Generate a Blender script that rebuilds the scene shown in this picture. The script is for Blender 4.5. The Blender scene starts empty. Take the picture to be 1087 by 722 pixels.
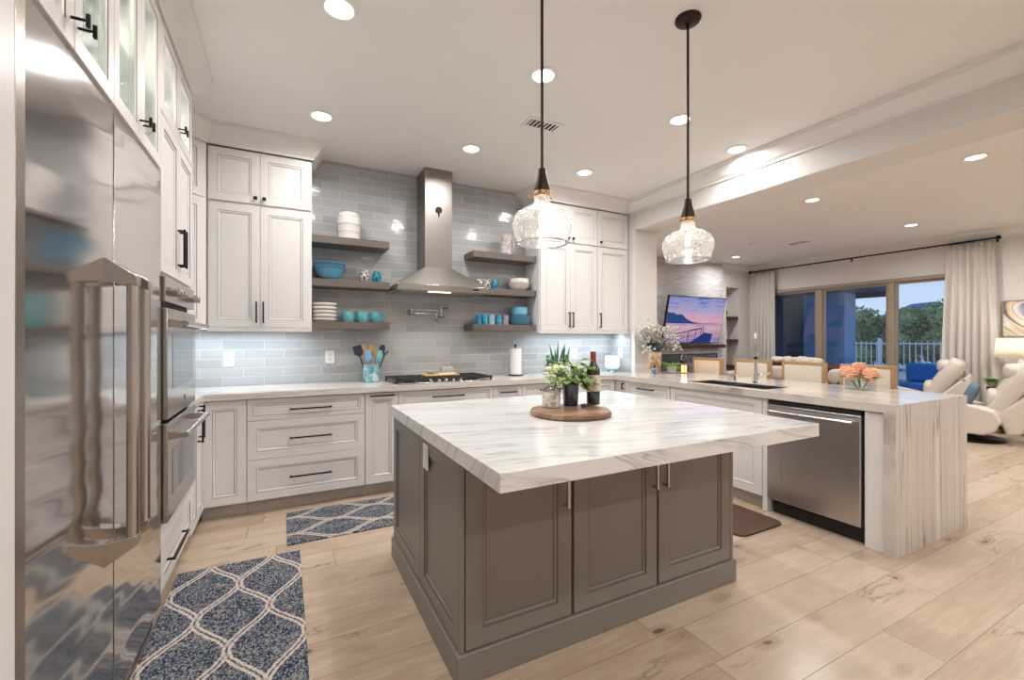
import bpy, bmesh, math, random
from mathutils import Vector, Matrix, noise
random.seed(7)
PI = math.pi
C = bpy.context.scene.collection
SC = bpy.context.scene

# ------------------------------------------------------------------ camera, world, lamps, exposure
cam_d = bpy.data.cameras.new('camera'); cam = bpy.data.objects.new('camera', cam_d); C.objects.link(cam)
cam.location = (0, 0, 1.312); cam.rotation_euler = (PI/2, 0, -math.radians(27.404))
cam_d.sensor_width = 36; cam_d.lens = 36*465.82/1087; cam_d.shift_y = -1.5/1087; cam_d.clip_start = .02; cam_d.clip_end = 400
SC.camera = cam
SC.view_settings.view_transform = 'Standard'; SC.view_settings.look = 'None'
SC.view_settings.gamma = 1; SC.view_settings.use_curve_mapping = False
SC.view_settings.exposure = -0.2
DOWNLIGHT_W = 12.5
DOWN_COL = (1.0, .982, .965)
UNDER_COL = (.80, .93, 1.0)
w = bpy.data.worlds.new('dusk_sky'); SC.world = w; w.use_nodes = True
nt = w.node_tree; bg = nt.nodes['Background']
tc = nt.nodes.new('ShaderNodeTexCoord'); sp = nt.nodes.new('ShaderNodeSeparateXYZ'); rp = nt.nodes.new('ShaderNodeValToRGB')
nt.links.new(tc.outputs['Generated'], sp.inputs[0]); nt.links.new(sp.outputs['Z'], rp.inputs[0]); nt.links.new(rp.outputs[0], bg.inputs[0])
rp.color_ramp.elements[0].position = 0.0; rp.color_ramp.elements[0].color = (.66, .76, .95, 1)
rp.color_ramp.elements[1].position = .5; rp.color_ramp.elements[1].color = (.40, .56, .85, 1)
bg.inputs[1].default_value = 1.4
LIGHTS_SEEN = [(.24, 2.31), (.24, 3.49), (1.42, 2.32), (1.42, 3.50), (2.61, 2.32), (2.61, 3.49), (3.45, 2.46),
               (5.50, 1.58), (5.50, 2.95), (7.97, 2.95), (7.97, 5.70)]
LIGHTS_ADDED = [(.24, -.1), (1.42, -.1), (2.61, -.1), (.24, -1.6), (1.42, -1.6), (2.61, -1.6), (5.5, .1), (7.97, .1), (7.97, 1.45), (5.5, -1.6), (7.97, -1.6), (5.5, 5.7)]  # unseen downlights, added to help light the rooms
CEIL = 2.94

# ------------------------------------------------------------------ node helper
class G:
    def __init__(s, name):
        s.m = bpy.data.materials.new(name); s.m.use_nodes = True; s.t = s.m.node_tree
        s.b = s.t.nodes['Principled BSDF']
    def n(s, typ, **kw):
        nd = s.t.nodes.new(typ)
        for k, v in kw.items(): setattr(nd, k, v)
        return nd
    def put(s, sock, v):
        if isinstance(v, X_): v = v.s
        if isinstance(v, bpy.types.NodeSocket): s.t.links.new(v, sock)
        else:
            if sock.type == 'RGBA' and not isinstance(v, (int, float)) and len(v) == 3: v = (*v, 1)
            sock.default_value = v
    def set(s, **kw):
        for k, v in kw.items(): s.put(s.b.inputs[k.replace('_', ' ')], v)
        return s.m
    def math(s, op, *a):
        nd = s.n('ShaderNodeMath', operation=op)
        for i, v in enumerate(a): s.put(nd.inputs[i], v)
        return X_(s, nd.outputs[0])
    def co(s, kind='Object'):
        tc = s.n('ShaderNodeTexCoord'); return tc.outputs[kind]
    def xyz(s, kind='Object'):
        sp = s.n('ShaderNodeSeparateXYZ'); s.put(sp.inputs[0], s.co(kind)); return [X_(s, o) for o in sp.outputs]
    def vec(s, x, y, z):
        nd = s.n('ShaderNodeCombineXYZ')
        for i, v in enumerate((x, y, z)): s.put(nd.inputs[i], v)
        return nd.outputs[0]
    def noise(s, v, scale=5, detail=3, rough=.5, dist=0, out='Fac'):
        nd = s.n('ShaderNodeTexNoise')
        s.put(nd.inputs['Vector'], v); nd.inputs['Scale'].default_value = scale; nd.inputs['Detail'].default_value = detail
        nd.inputs['Roughness'].default_value = rough; nd.inputs['Distortion'].default_value = dist
        return X_(s, nd.outputs[out])
    def vor(s, v, scale=5, feature='F1', out='Distance', rnd=1):
        nd = s.n('ShaderNodeTexVoronoi', feature=feature); s.put(nd.inputs['Vector'], v); nd.inputs['Scale'].default_value = scale
        nd.inputs['Randomness'].default_value = rnd
        return X_(s, nd.outputs[out])
    def wn(s, v, out='Value'):
        nd = s.n('ShaderNodeTexWhiteNoise'); s.put(nd.inputs['Vector'], v); return X_(s, nd.outputs[out])
    def ramp(s, f, *stops, interp='LINEAR'):
        nd = s.n('ShaderNodeValToRGB'); s.put(nd.inputs[0], f); cr = nd.color_ramp; cr.interpolation = interp
        while len(cr.elements) < len(stops): cr.elements.new(.5)
        for e, (p, c) in zip(cr.elements, stops): e.position = p; e.color = (*c, 1) if not isinstance(c, (int, float)) else (c, c, c, 1)
        return nd.outputs[0]
    def mix(s, f, a, b, blend='MIX'):
        nd = s.n('ShaderNodeMix', data_type='RGBA', blend_type=blend)
        s.put(nd.inputs[0], f); s.put(nd.inputs[6], a); s.put(nd.inputs[7], b); return nd.outputs[2]
    def bump(s, h, strength=.3, dist=.01):
        nd = s.n('ShaderNodeBump'); s.put(nd.inputs['Height'], h); nd.inputs['Strength'].default_value = strength
        nd.inputs['Distance'].default_value = dist; s.put(s.b.inputs['Normal'], nd.outputs[0])
    def band(s, v, lo, hi, soft):   # 1 inside lo..hi
        nd = s.n('ShaderNodeMapRange', interpolation_type='SMOOTHSTEP'); s.put(nd.inputs[0], v)
        nd.inputs[1].default_value = lo-soft; nd.inputs[2].default_value = lo
        n2 = s.n('ShaderNodeMapRange', interpolation_type='SMOOTHSTEP'); s.put(n2.inputs[0], v)
        n2.inputs[1].default_value = hi; n2.inputs[2].default_value = hi+soft; n2.inputs[3].default_value = 1; n2.inputs[4].default_value = 0
        return s.math('MULTIPLY', nd.outputs[0], n2.outputs[0])
class X_:
    def __init__(s, g, sock): s.g = g; s.s = sock
    def __add__(s, o): return s.g.math('ADD', s, o)
    def __sub__(s, o): return s.g.math('SUBTRACT', s, o)
    def __mul__(s, o): return s.g.math('MULTIPLY', s, o)
    def __truediv__(s, o): return s.g.math('DIVIDE', s, o)
    def abs(s): return s.g.math('ABSOLUTE', s)
    def floor(s): return s.g.math('FLOOR', s)
    def fract(s): return s.g.math('FRACT', s)
    def min(s, o): return s.g.math('MINIMUM', s, o)
    def max(s, o): return s.g.math('MAXIMUM', s, o)
    def lt(s, o): return s.g.math('LESS_THAN', s, o)
    def gt(s, o): return s.g.math('GREATER_THAN', s, o)

def plain(name, col, rough=.5, metal=0, spec=.5, tint=.04, scale=12, **kw):
    g = G(name); n = g.noise(g.co(), scale, 2)
    c = g.mix(n, tuple(x*(1-tint) for x in col), tuple(min(1, x*(1+tint)) for x in col))
    g.set(Base_Color=c, Roughness=rough, Metallic=metal, Specular_IOR_Level=spec)
    for k, v in kw.items(): g.put(g.b.inputs[k.replace('_', ' ')], v)
    return g.m
def emis(name, col, st):
    g = G(name); g.set(Base_Color=(0, 0, 0), Emission_Color=col, Emission_Strength=st); return g.m

MAT = {}
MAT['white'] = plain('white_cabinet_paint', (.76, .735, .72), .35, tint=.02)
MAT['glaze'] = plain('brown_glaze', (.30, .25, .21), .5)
MAT['toe'] = plain('toe_kick_shadow_tone', (.50, .45, .41), .5)  # beige-brown with the shadow of the toe recess mixed into the colour
MAT['wallp'] = plain('wall_paint', (.72, .69, .665), .7, tint=.02)
MAT['ceil'] = plain('ceiling_paint', (.84, .82, .80), .8, tint=.02, scale=4)
MAT['crown'] = plain('moulding_paint', (.80, .775, .755), .5, tint=.01)
MAT['gray'] = plain('taupe_grey_paint', (.215, .192, .170), .36, tint=.03)
MAT['grayglaze'] = plain('taupe_groove', (.075, .065, .055), .5)
MAT['black'] = plain('black_metal', (.012, .011, .010), .35, 0.6)
MAT['bronze'] = plain('dark_bronze', (.035, .018, .013), .35, .7)
MAT['brass'] = plain('aged_brass', (.45, .28, .13), .3, 1)
MAT['nickel'] = plain('brushed_nickel', (.52, .485, .455), .26, 1)
MAT['chrome'] = plain('chrome', (.75, .75, .76), .08, 1)
MAT['cast'] = plain('cast_iron', (.015, .015, .016), .5)
MAT['plastic'] = plain('white_plastic', (.82, .81, .79), .35)
MAT['porcelain'] = plain('white_porcelain', (.80, .76, .72), .2)
MAT['rubber'] = plain('black_rubber', (.01, .01, .01), .6)
MAT['mantel'] = plain('rough_dark_wood', (.07, .025, .015), .6, tint=.5, scale=20)
MAT['cream'] = plain('cream_linen', (.74, .66, .55), .9, scale=200, tint=.08)
MAT['leather'] = plain('cream_leather', (.66, .60, .53), .45, scale=30)
MAT['brownleather'] = plain('brown_leather', (.075, .022, .016), .4)
MAT['tealfab'] = plain('slate_blue_fabric', (.13, .20, .27), .9, scale=80, tint=.2)
MAT['grayfab'] = plain('grey_fabric', (.16, .15, .17), .9, scale=80, tint=.2)
MAT['bluefab'] = plain('bright_blue_fabric', (.05, .22, .60), .8)
MAT['oak'] = plain('light_oak', (.40, .25, .12), .5, tint=.2, scale=25)
MAT['matbrown'] = plain('brown_mat', (.085, .04, .025), .55, tint=.3, scale=120)
MAT['rod'] = plain('black_rod', (.012, .012, .014), .4, .5)
MAT['taupeframe'] = plain('taupe_window_frame', (.36, .29, .22), .45)
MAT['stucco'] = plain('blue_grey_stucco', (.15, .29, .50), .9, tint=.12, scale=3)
MAT['dim_wall'] = plain('dim_patio_stucco', (.045, .07, .11), .8, tint=.2, scale=3)  # far patio wall, colour darkened for the dimness behind the left pane
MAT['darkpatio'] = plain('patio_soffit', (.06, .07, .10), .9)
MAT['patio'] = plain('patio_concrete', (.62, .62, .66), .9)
MAT['fence'] = plain('white_fence', (.68, .70, .74), .6)
MAT['bark'] = plain('bark', (.08, .055, .04), .9, tint=.4)
MAT['teal'] = plain('teal_glaze', (.17, .47, .52), .2, tint=.35, scale=25)
MAT['blueglaze'] = plain('blue_glaze', (.13, .42, .64), .18, tint=.25, scale=14)
MAT['plateblue'] = plain('sky_blue_glaze', (.22, .50, .64), .2, tint=.1)
MAT['soil'] = plain('soil', (.05, .035, .025), .95)
MAT['cement'] = plain('grey_cement', (.42, .40, .38), .8)
MAT['greenleaf'] = plain('green_leaf', (.10, .28, .05), .45, tint=.4, scale=30)
MAT['springleaf'] = plain('spring_leaf', (.22, .45, .06), .5, tint=.3, scale=60)
MAT['darkleaf'] = plain('blue_green_leaf', (.05, .13, .09), .4, tint=.3, scale=30)
MAT['peach'] = plain('coral_petals', (.92, .46, .33), .6, tint=.25, scale=60)
MAT['dryfl'] = plain('dried_flower', (.82, .77, .70), .9, tint=.3, scale=60)
MAT['slatefl'] = plain('slate_blue_flower', (.09, .17, .24), .9, tint=.3, scale=60)
MAT['bag_red'] = plain('red_capsule', (.28, .03, .035), .35)
MAT['woodspoon'] = plain('pale_wood', (.60, .36, .13), .6, tint=.2, scale=60)
MAT['bulb'] = emis('hot_filament', (1, .86, .68), 16)
MAT['lightdisc'] = emis('downlight_lens', (1, .97, .93), 9)
MAT['led'] = emis('hood_led', (1, .93, .8), 4)
MAT['strip'] = emis('cool_led_strip', (.8, .93, 1), 4)
MAT['candle'] = emis('warm_glow', (1, .5, .2), 3.2)
MAT['stone2'] = None

def m_steel(name, wav=0, rough=.22, col=(.46, .44, .42), grain='z'):
    g = G(name); x, y, z = g.xyz()
    if grain == 'z': v = g.vec(x*60, y*60, z*1.2); v2 = g.vec(x*.5, y*.5, z*6.5)
    else: v = g.vec(x*1.5, y*1.5, z*90); v2 = g.vec(x, y, z)
    n = g.noise(v, 3, 3)
    g.set(Base_Color=g.mix(n, tuple(c*.97 for c in col), tuple(c*1.03 for c in col)), Metallic=1, Roughness=n*.03+(rough-.015))
    if wav > .004: g.bump(g.noise(v2, 1.6, 0, .4), 1.0, wav)
    return g.m
MAT['steel'] = m_steel('stainless_steel', grain='x')
MAT['fridge'] = m_steel('rippled_stainless_steel', .0075, .11, (.62, .595, .575))
MAT['bowlsteel'] = m_steel('shaded_sink_steel', 0, .36, (.20, .185, .17), grain='x')  # steel colour lowered so the bowls read as a shaded recess
MAT['hood'] = m_steel('hood_stainless', 0, .40, (.31, .285, .265))
MAT['dish'] = m_steel('dishwasher_stainless', .002, .28, (.55, .54, .545))
MAT['sidepanel'] = m_steel('warm_steel_panel', 0, .3, (.42, .36, .31))

def m_glass(name, col=(1, 1, 1), refl=.06, rough=.02, tint=0.0):
    g = G(name); g.t.nodes.remove(g.b)
    out = g.t.nodes['Material Output']
    tr = g.n('ShaderNodeBsdfTransparent'); g.put(tr.inputs[0], col)
    gl = g.n('ShaderNodeBsdfGlossy'); gl.inputs['Roughness'].default_value = rough
    lw = g.n('ShaderNodeLayerWeight'); lw.inputs[0].default_value = .35
    f = X_(g, lw.outputs['Fresnel'])*.6+refl
    mx = g.n('ShaderNodeMixShader'); g.put(mx.inputs[0], f); g.put(mx.inputs[1], tr.outputs[0]); g.put(mx.inputs[2], gl.outputs[0])
    g.t.links.new(mx.outputs[0], out.inputs[0]); return g.m
MAT['glass'] = m_glass('clear_glass', (.95, .97, .97))
MAT['rimglass'] = m_glass('bright_rim_glass', (1, 1, 1), .45, .25)
MAT['winglass'] = m_glass('window_glass', (.88, .92, .95), .02)
MAT['cabglass'] = m_glass('cabinet_glass', (.93, .98, .97), .04)
MAT['aquaglass'] = m_glass('aqua_glass', (.55, .85, .85), .08)
MAT['greyglass'] = m_glass('smoked_glass', (.80, .84, .84), .10)
def m_seeded():
    g = G('seeded_glass'); out = g.t.nodes['Material Output']; g.t.nodes.remove(g.b)
    tr = g.n('ShaderNodeBsdfTransparent'); g.put(tr.inputs[0], (.97, .97, .97))
    gl = g.n('ShaderNodeBsdfGlossy'); gl.inputs['Roughness'].default_value = .16
    df = g.n('ShaderNodeBsdfTranslucent'); g.put(df.inputs[0], (.95, .95, .95))
    d2 = g.n('ShaderNodeBsdfDiffuse'); g.put(d2.inputs[0], (.95, .95, .95))
    bp = g.n('ShaderNodeBump'); bp.inputs['Strength'].default_value = .35; bp.inputs['Distance'].default_value = .001
    n = g.noise(g.co(), 130, 2); g.put(bp.inputs['Height'], n)
    g.put(df.inputs['Normal'], bp.outputs[0])
    lw = g.n('ShaderNodeLayerWeight'); lw.inputs[0].default_value = .5
    f = X_(g, lw.outputs['Facing'])*.40+.05
    m1 = g.n('ShaderNodeMixShader'); g.put(m1.inputs[0], f); g.put(m1.inputs[1], tr.outputs[0]); g.put(m1.inputs[2], gl.outputs[0])
    spk = g.band(g.vor(g.co(), 210), -1, .20, .10)*.42+g.band(n, .56, 2, .12)*.20+.10
    md = g.n('ShaderNodeMixShader'); md.inputs[0].default_value = .5; g.put(md.inputs[1], df.outputs[0]); g.put(md.inputs[2], d2.outputs[0])
    m2 = g.n('ShaderNodeMixShader'); g.put(m2.inputs[0], spk); g.put(m2.inputs[1], m1.outputs[0]); g.put(m2.inputs[2], md.outputs[0])
    g.t.links.new(m2.outputs[0], out.inputs[0]); return g.m
MAT['seeded'] = m_seeded()
MAT['ovenglass'] = plain('oven_glass', (.10, .12, .14), .05, spec=1.0)
MAT['winebottle'] = plain('dark_green_glass', (.012, .016, .010), .06, spec=.8)
MAT['darkblueglass'] = plain('dark_blue_glass', (.012, .02, .05), .08, spec=.8)

def m_quartz(name, axis, strong=1.0):
    """white quartzite; veins run along one horizontal axis (and vertically down a waterfall)"""
    g = G(name); x, y, z = g.xyz()
    wob = g.noise(g.vec(x*1.0, y*1.0, z*1.0), 1.7, 3, .5)*.16
    u = y+x*.22+z*.8+wob; v = x*.30
    big = g.noise(g.vec(u*1.1, v, 0), 2.2, 2, .5)
    w1 = g.noise(g.vec(u*2.2, v*.55, 0), 3.0, 3, .55); ridge = g.math('SUBTRACT', 1, (w1-.5).abs()*34).max(0)
    w2 = g.noise(g.vec(u*3.6+4, v*.8, 3), 3.0, 4, .6); r2 = g.math('SUBTRACT', 1, (w2-.5).abs()*46).max(0)
    stre = g.noise(g.vec(u*9, v*.6, 0), 2.5, 3, .55)
    mask = g.band(g.noise(g.vec(x, y, z), 2.1, 2, .5), .47, 2, .10)
    c = g.mix(stre, (.74, .725, .712), (.80, .788, .775))
    c = g.mix(g.band(big, .55, 2, .15)*.18, c, (.55, .53, .52))
    c = g.mix(ridge*g.band(big, .48, 2, .12)*.34, c, (.42, .40, .39)); c = g.mix(r2*mask*.62, c, (.30, .285, .28))
    g.set(Base_Color=c, Roughness=.07, Specular_IOR_Level=.5)
    return g.m
MAT['quartz_x'] = m_quartz('white_quartzite_island', 'x')
def m_quartz_edge():
    g = G('quartzite_with_brown_veins'); x, y, z = g.xyz()
    d = g.noise(g.vec(x*2, y*1.2, z*1.2), 1.5, 3)*.05
    u = x+d
    n1 = g.noise(g.vec(u*5, y*.10, z*.12), 2.4, 3, .55)
    n2 = g.noise(g.vec(u*11, y*.12, z*.10), 1.3, 2, .5)
    ln = g.math('SUBTRACT', 1, (n1-.5).abs()*24).max(0)
    l2 = g.math('SUBTRACT', 1, (g.noise(g.vec(u*4+3, y*.12, z*.16), 3.0, 3, .5)-.52).abs()*34).max(0)
    c = g.mix(g.band(n2, .42, .62, .12), (.76, .74, .725), (.64, .585, .54))
    c = g.mix(ln*.34, c, (.36, .30, .26)); c = g.mix(l2*g.band(g.noise(g.vec(x*1.5, y*.3, z*.8), 2, 2), .47, 2, .08)*.75, c, (.22, .18, .155))
    g.set(Base_Color=c, Roughness=.09); return g.m
MAT['quartz_y'] = m_quartz_edge()
def m_quartz_back():
    g = G('quartzite_back_run'); x, y, z = g.xyz()
    n1 = g.noise(g.vec(x*.35, y*12, z*30), 2.0, 4, .6)
    l = g.math('SUBTRACT', 1, (g.noise(g.vec(x*.5, y*4, z*14), 2.2, 5, .6)-.5).abs()*20).max(0)
    c = g.mix(n1, (.62, .56, .51), (.80, .77, .745)); c = g.mix(l*.45, c, (.35, .30, .26))
    g.set(Base_Color=c, Roughness=.09); return g.m
MAT['quartz_b'] = m_quartz_back()

def m_floor():
    g = G('oak_plank_floor'); x, y, z = g.xyz()
    H, L = .2165, 1.42
    r = (y-1.2)/H; row = r.floor(); fr = r.fract()
    off = g.wn(g.vec(row, 3.3, 0)); c_ = x/L+off*7.3; col = c_.floor(); fc = c_.fract()
    rnd = g.wn(g.vec(row, col, 1.7)); rnd2 = g.wn(g.vec(col, row, 9.1))
    seam = g.math('MINIMUM', fr.min(g.math('SUBTRACT', 1, fr))*H, fc.min(g.math('SUBTRACT', 1, fc))*L)
    gx = x*1+rnd*17; gy = y*1+rnd2*5
    grain = g.noise(g.vec(gx*1.4, gy*17, 0), 2.6, 5, .6, .6)
    blot = g.noise(g.vec(gx*1.6, gy*4.5, 0), 2.0, 3, .55, .4)
    fine = g.noise(g.vec(gx*5, gy*110, 0), 2.0, 2)
    c = g.mix(blot, (.34, .23, .145), (.64, .51, .385))
    c = g.mix(g.band(grain, .55, 1.2, .12)*.30, c, (.36, .25, .17))
    c = g.mix(fine*.12, c, (.36, .27, .2))
    c = g.mix(rnd*.45, c, (.66, .545, .43))
    # knots and dark cracks
    kv = g.vec(gx*1.2, gy*3.0, 0)
    kd = g.vor(kv, 1.9); kn = g.noise(g.vec(gx*14, gy*30, 0), 1.5, 3)
    ksel = g.vor(kv, 1.9, out='Color'); ks = g.math('GREATER_THAN', ksel, .30)
    c = g.mix(g.band(kd+kn*.09, -1, .095, .05)*ks*.95, c, (.07, .04, .025))
    c = g.mix(g.band(kd+kn*.1, -1, .17, .14)*ks*.4, c, (.30, .19, .12))
    crk = g.math('SUBTRACT', 1, (g.noise(g.vec(gx*1.1+9, gy*5, 0), 2.4, 6, .62, .8)-.5).abs()*34).max(0)
    c = g.mix(crk*g.band(g.noise(g.vec(gx*.8, gy*2, 3), 2, 2), .66, 2, .05)*.7, c, (.13, .085, .06))
    c = g.mix(g.band(seam, -1, .0012, .0012)*.75, c, (.22, .15, .10))
    g.set(Base_Color=c, Roughness=.25, Specular_IOR_Level=.5)
    g.bump(g.band(seam, .002, 5, .002), .25, .003)
    return g.m
MAT['floor'] = m_floor()
def m_tile(name, axis='x'):
    g = G(name); x, y, z = g.xyz(); u = x if axis == 'x' else y
    H, L = .0765, .305
    r = (z-.914)/H; row = r.floor(); fr = r.fract()
    c_ = (u+.459)/L+(row*.5).fract()*1.0; col = c_.floor(); fc = c_.fract()
    d = g.math('MINIMUM', fr.min(g.math('SUBTRACT', 1, fr))*H, fc.min(g.math('SUBTRACT', 1, fc))*L)
    rnd = g.wn(g.vec(row, col, 2)); n = g.noise(g.co(), 9, 3, .6)
    c = g.mix(rnd, (.37, .378, .392), (.48, .487, .50)); c = g.mix(n*.35, c, (.50, .51, .53))
    gr = g.band(d, -1, .0016, .0007)
    c = g.mix(gr, c, (.64, .63, .62))
    g.set(Base_Color=c, Roughness=gr*.5+.10)
    g.bump(g.band(d, .004, 9, .004)+g.noise(g.co(), 14, 2)*.8+g.noise(g.vec(x+rnd*9, z*3, rnd*5), 5, 1)*.9, .55, .0028)
    return g.m
MAT['tile'] = m_tile('grey_glazed_tile'); MAT['tile_y'] = m_tile('grey_glazed_tile_return', 'y')
def m_rug(name, cx, cy, rot=0):
    g = G(name); x, y, z = g.xyz()
    if rot: x, y = y*1, x*1
    st = g.wn(g.vec((x*160).floor(), (y*160).floor(), 0))
    X = (x-cx)+(g.wn(g.vec((y*90).floor(), 1, 0))-.5)*.006; Y = y-cy
    cc = (g.math('SUBTRACT', 1, g.math('COSINE', Y*(PI/.285))))*.075
    def dist(s):
        u = (X-cc*s)/.30+.5; return ((u.fract()-.5)*.30).abs()
    sl = g.math('SINE', Y*(PI/.285)); k = g.math('DIVIDE', 1, g.math('SQRT', sl*sl*.68+1))
    d1 = dist(1)*k; d2 = dist(-1)*k
    def lines(d): return g.band(d, .0055, .0155, .0025)
    m = lines(d1).max(lines(d2))
    core = g.band(d1.min(d2), -1, .004, .001)
    pile = g.noise(g.vec(x*170, y*35, 0), 1, 2, .6)
    tone = g.noise(g.vec(x*9, y*5, 0), 1.5, 3, .6)
    mixv = (pile*.9+st*.55+tone*.5)-.50
    c = g.ramp(mixv, (.20, (.015, .025, .045)), (.36, (.04, .065, .11)), (.52, (.11, .13, .16)), (.70, (.34, .31, .28)))
    c = g.mix(m*.95, c, g.mix(st, (.50, .42, .36), (.72, .64, .57)))
    c = g.mix(core*.35, c, (.10, .10, .11))
    g.set(Base_Color=c, Roughness=.95, Specular_IOR_Level=.1); g.bump(pile+m*.6, .6, .004); return g.m
MAT['rug'] = m_rug('trellis_rug', -.215, 2.744); MAT['rug2'] = m_rug('trellis_rug_cross', 3.42, .33, 1)
def m_curtain():
    g = G('ivory_curtain'); n = g.noise(g.co(), 180, 2)
    g.set(Base_Color=g.mix(n, (.80, .76, .71), (.88, .84, .79)), Roughness=.9, Specular_IOR_Level=.15)
    tl = g.n('ShaderNodeBsdfTranslucent'); g.put(tl.inputs[0], (.7, .62, .52)); mx = g.n('ShaderNodeMixShader'); mx.inputs[0].default_value = .25
    g.put(mx.inputs[1], g.b.outputs[0]); g.put(mx.inputs[2], tl.outputs[0]); g.t.links.new(mx.outputs[0], g.t.nodes['Material Output'].inputs[0]); return g.m
MAT['curtain'] = m_curtain()
def m_shade():
    g = G('linen_lamp_shade'); g.set(Base_Color=(.88, .84, .78), Roughness=.9)
    tl = g.n('ShaderNodeBsdfTranslucent'); g.put(tl.inputs[0], (.95, .90, .82)); mx = g.n('ShaderNodeMixShader'); mx.inputs[0].default_value = .6
    g.put(mx.inputs[1], g.b.outputs[0]); g.put(mx.inputs[2], tl.outputs[0]); g.t.links.new(mx.outputs[0], g.t.nodes['Material Output'].inputs[0]); return g.m
MAT['shade'] = m_shade()
def m_ledge():
    g = G('stacked_ledger_stone'); x, y, z = g.xyz()
    row = (z/.035).floor(); c_ = x/.22+g.wn(g.vec(row, 0, 0))*5; r = g.wn(g.vec(row, c_.floor(), 0))
    n = g.noise(g.vec(x*3, y, z*22), 3, 4)
    g.set(Base_Color=g.mix(n*.5+r*.5, (.40, .385, .38), (.68, .65, .63)), Roughness=.8)
    g.bump(r+n*.5, .9, .02); return g.m
MAT['ledge'] = m_ledge()
def m_foliage(name, a, b):
    g = G(name); n = g.noise(g.co(), 1.6, 4, .7); n2 = g.wn(g.vec(*[(c*9).floor() for c in g.xyz()]))
    g.set(Base_Color=g.mix(n*.6+n2*.4, a, b), Roughness=.7); return g.m
MAT['fol_dark'] = m_foliage('dark_foliage', (.09, .16, .06), (.46, .58, .30))
MAT['fol_light'] = m_foliage('light_foliage', (.20, .38, .12), (.50, .72, .32))
def m_board():
    g = G('acacia_board'); x, y, z = g.xyz()
    r = g.wn(g.vec((y/.05).floor(), 0, 0)); n = g.noise(g.vec(x*3+r*9, y*30, z*5), 2, 4, .6, 1)
    c = g.mix(g.band(n, .42, .7, .12), (.40, .22, .12), (.13, .055, .025)); c = g.mix(r*.75, c, (.56, .36, .23))
    g.set(Base_Color=c, Roughness=.35); return g.m
MAT['board'] = m_board()
def m_shelfwood():
    g = G('taupe_stained_shelf'); x, y, z = g.xyz(); n = g.noise(g.vec(x*2, y*30, z*30), 3, 4)
    g.set(Base_Color=g.mix(n, (.105, .085, .075), (.165, .138, .122)), Roughness=.5); return g.m
MAT['shelf'] = m_shelfwood()
def m_pothos():
    g = G('variegated_leaf'); n = g.noise(g.co(), 55, 3, .6)
    g.set(Base_Color=g.ramp(n, (.44, (.10, .20, .03)), (.54, (.28, .40, .10)), (.62, (.68, .68, .40))), Roughness=.4); return g.m
MAT['pothos'] = m_pothos()
def m_speck(name, a, b, sc=60, rough=.3):
    g = G(name); n = g.noise(g.co(), sc, 2, .6, 1)
    g.set(Base_Color=g.ramp(n, (.40, a), (.60, b)), Roughness=rough); return g.m
MAT['crockm'] = m_speck('pale_aqua_swirl', (.12, .36, .42), (.50, .68, .70), 22)
MAT['tumbler_blue'] = m_speck('dark_teal_mosaic', (.01, .05, .09), (.05, .40, .55), 60, .15)
MAT['tumbler_white'] = m_speck('white_black_mosaic', (.03, .03, .04), (.75, .72, .68), 60, .2)
MAT['cupblue'] = m_speck('azure_cup', (.02, .22, .42), (.07, .42, .62), 40, .2)
MAT['cuppale'] = m_speck('pale_cup', (.25, .42, .48), (.48, .62, .66), 50, .2)
MAT['cupgrey'] = m_speck('grey_cup', (.25, .23, .22), (.55, .52, .5), 60, .3)
MAT['pitcher'] = m_speck('mottled_pitcher', (.42, .36, .35), (.70, .64, .62), 30, .4)
MAT['bark_vase'] = m_speck('marbled_wood_vase', (.36, .20, .09), (.68, .52, .36), 9, .5)
MAT['jarpattern'] = m_speck('mercury_glass', (.42, .38, .32), (.80, .78, .75), 35, .12)
def m_agate():
    g = G('agate_painting'); x, y, z = g.xyz()
    n = g.noise(g.vec(y*.9-z*.9, y*.4+z*.5, 0), 1.6, 4, .5, .7); f = (n*7).fract()
    g.set(Base_Color=g.ramp(f, (0, (.75, .73, .70)), (.22, (.70, .55, .28)), (.36, (.10, .11, .16)), (.5, (.28, .30, .36)), (.72, (.78, .76, .74)), (.88, (.55, .35, .14)), (1, (.80, .78, .75))), Roughness=.6); return g.m
MAT['agate'] = m_agate()
def m_lit(name, a, b, z0, z1, st):
    g = G(name); x, y, z = g.xyz(); nd = g.n('ShaderNodeMapRange'); g.put(nd.inputs[0], z); nd.inputs[1].default_value = z0; nd.inputs[2].default_value = z1
    c = g.mix(nd.outputs[0], a, b); g.set(Base_Color=c, Emission_Color=c, Emission_Strength=st, Roughness=.4); return g.m
MAT['diffuser'] = m_lit('glowing_diffuser', (.25, .62, .85), (.80, .93, 1.0), .03, .09, .60)
def m_screen():
    g = G('sunset_screen'); x, y, z = g.xyz()
    c = g.ramp(z+.0, (.0, (.10, .13, .42)), (.16, (.42, .22, .42)), (.33, (.80, .42, .52)), (.40, (.30, .22, .50)), (.42, (.95, .38, .35)), (.52, (.75, .40, .55)), (.68, (.30, .34, .72)), (.92, (.06, .18, .58)))
    n = g.noise(g.vec(x*1.6, 0, z*9), 2, 4, .6, .6); c = g.mix(g.band(n, .5, 1.5, .12)*.35, c, (.85, .62, .75))
    g.set(Base_Color=(.01, .01, .01), Emission_Color=c, Emission_Strength=.85, Roughness=.15); return g.m
MAT['screen'] = m_screen()
MAT['scr_mtn'] = emis('screen_mountain', (.012, .07, .26), .8)
MAT['scr_dock'] = emis('screen_dock', (.008, .012, .06), .8)
MAT['scr_blue'] = emis('screen_boathouse', (.005, .03, .20), .9)
MAT['pool'] = plain('pool_water', (.16, .24, .36), .1)
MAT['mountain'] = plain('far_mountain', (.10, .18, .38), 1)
MAT['winelabel'] = plain('cream_label', (.66, .57, .46), .6)
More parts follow.
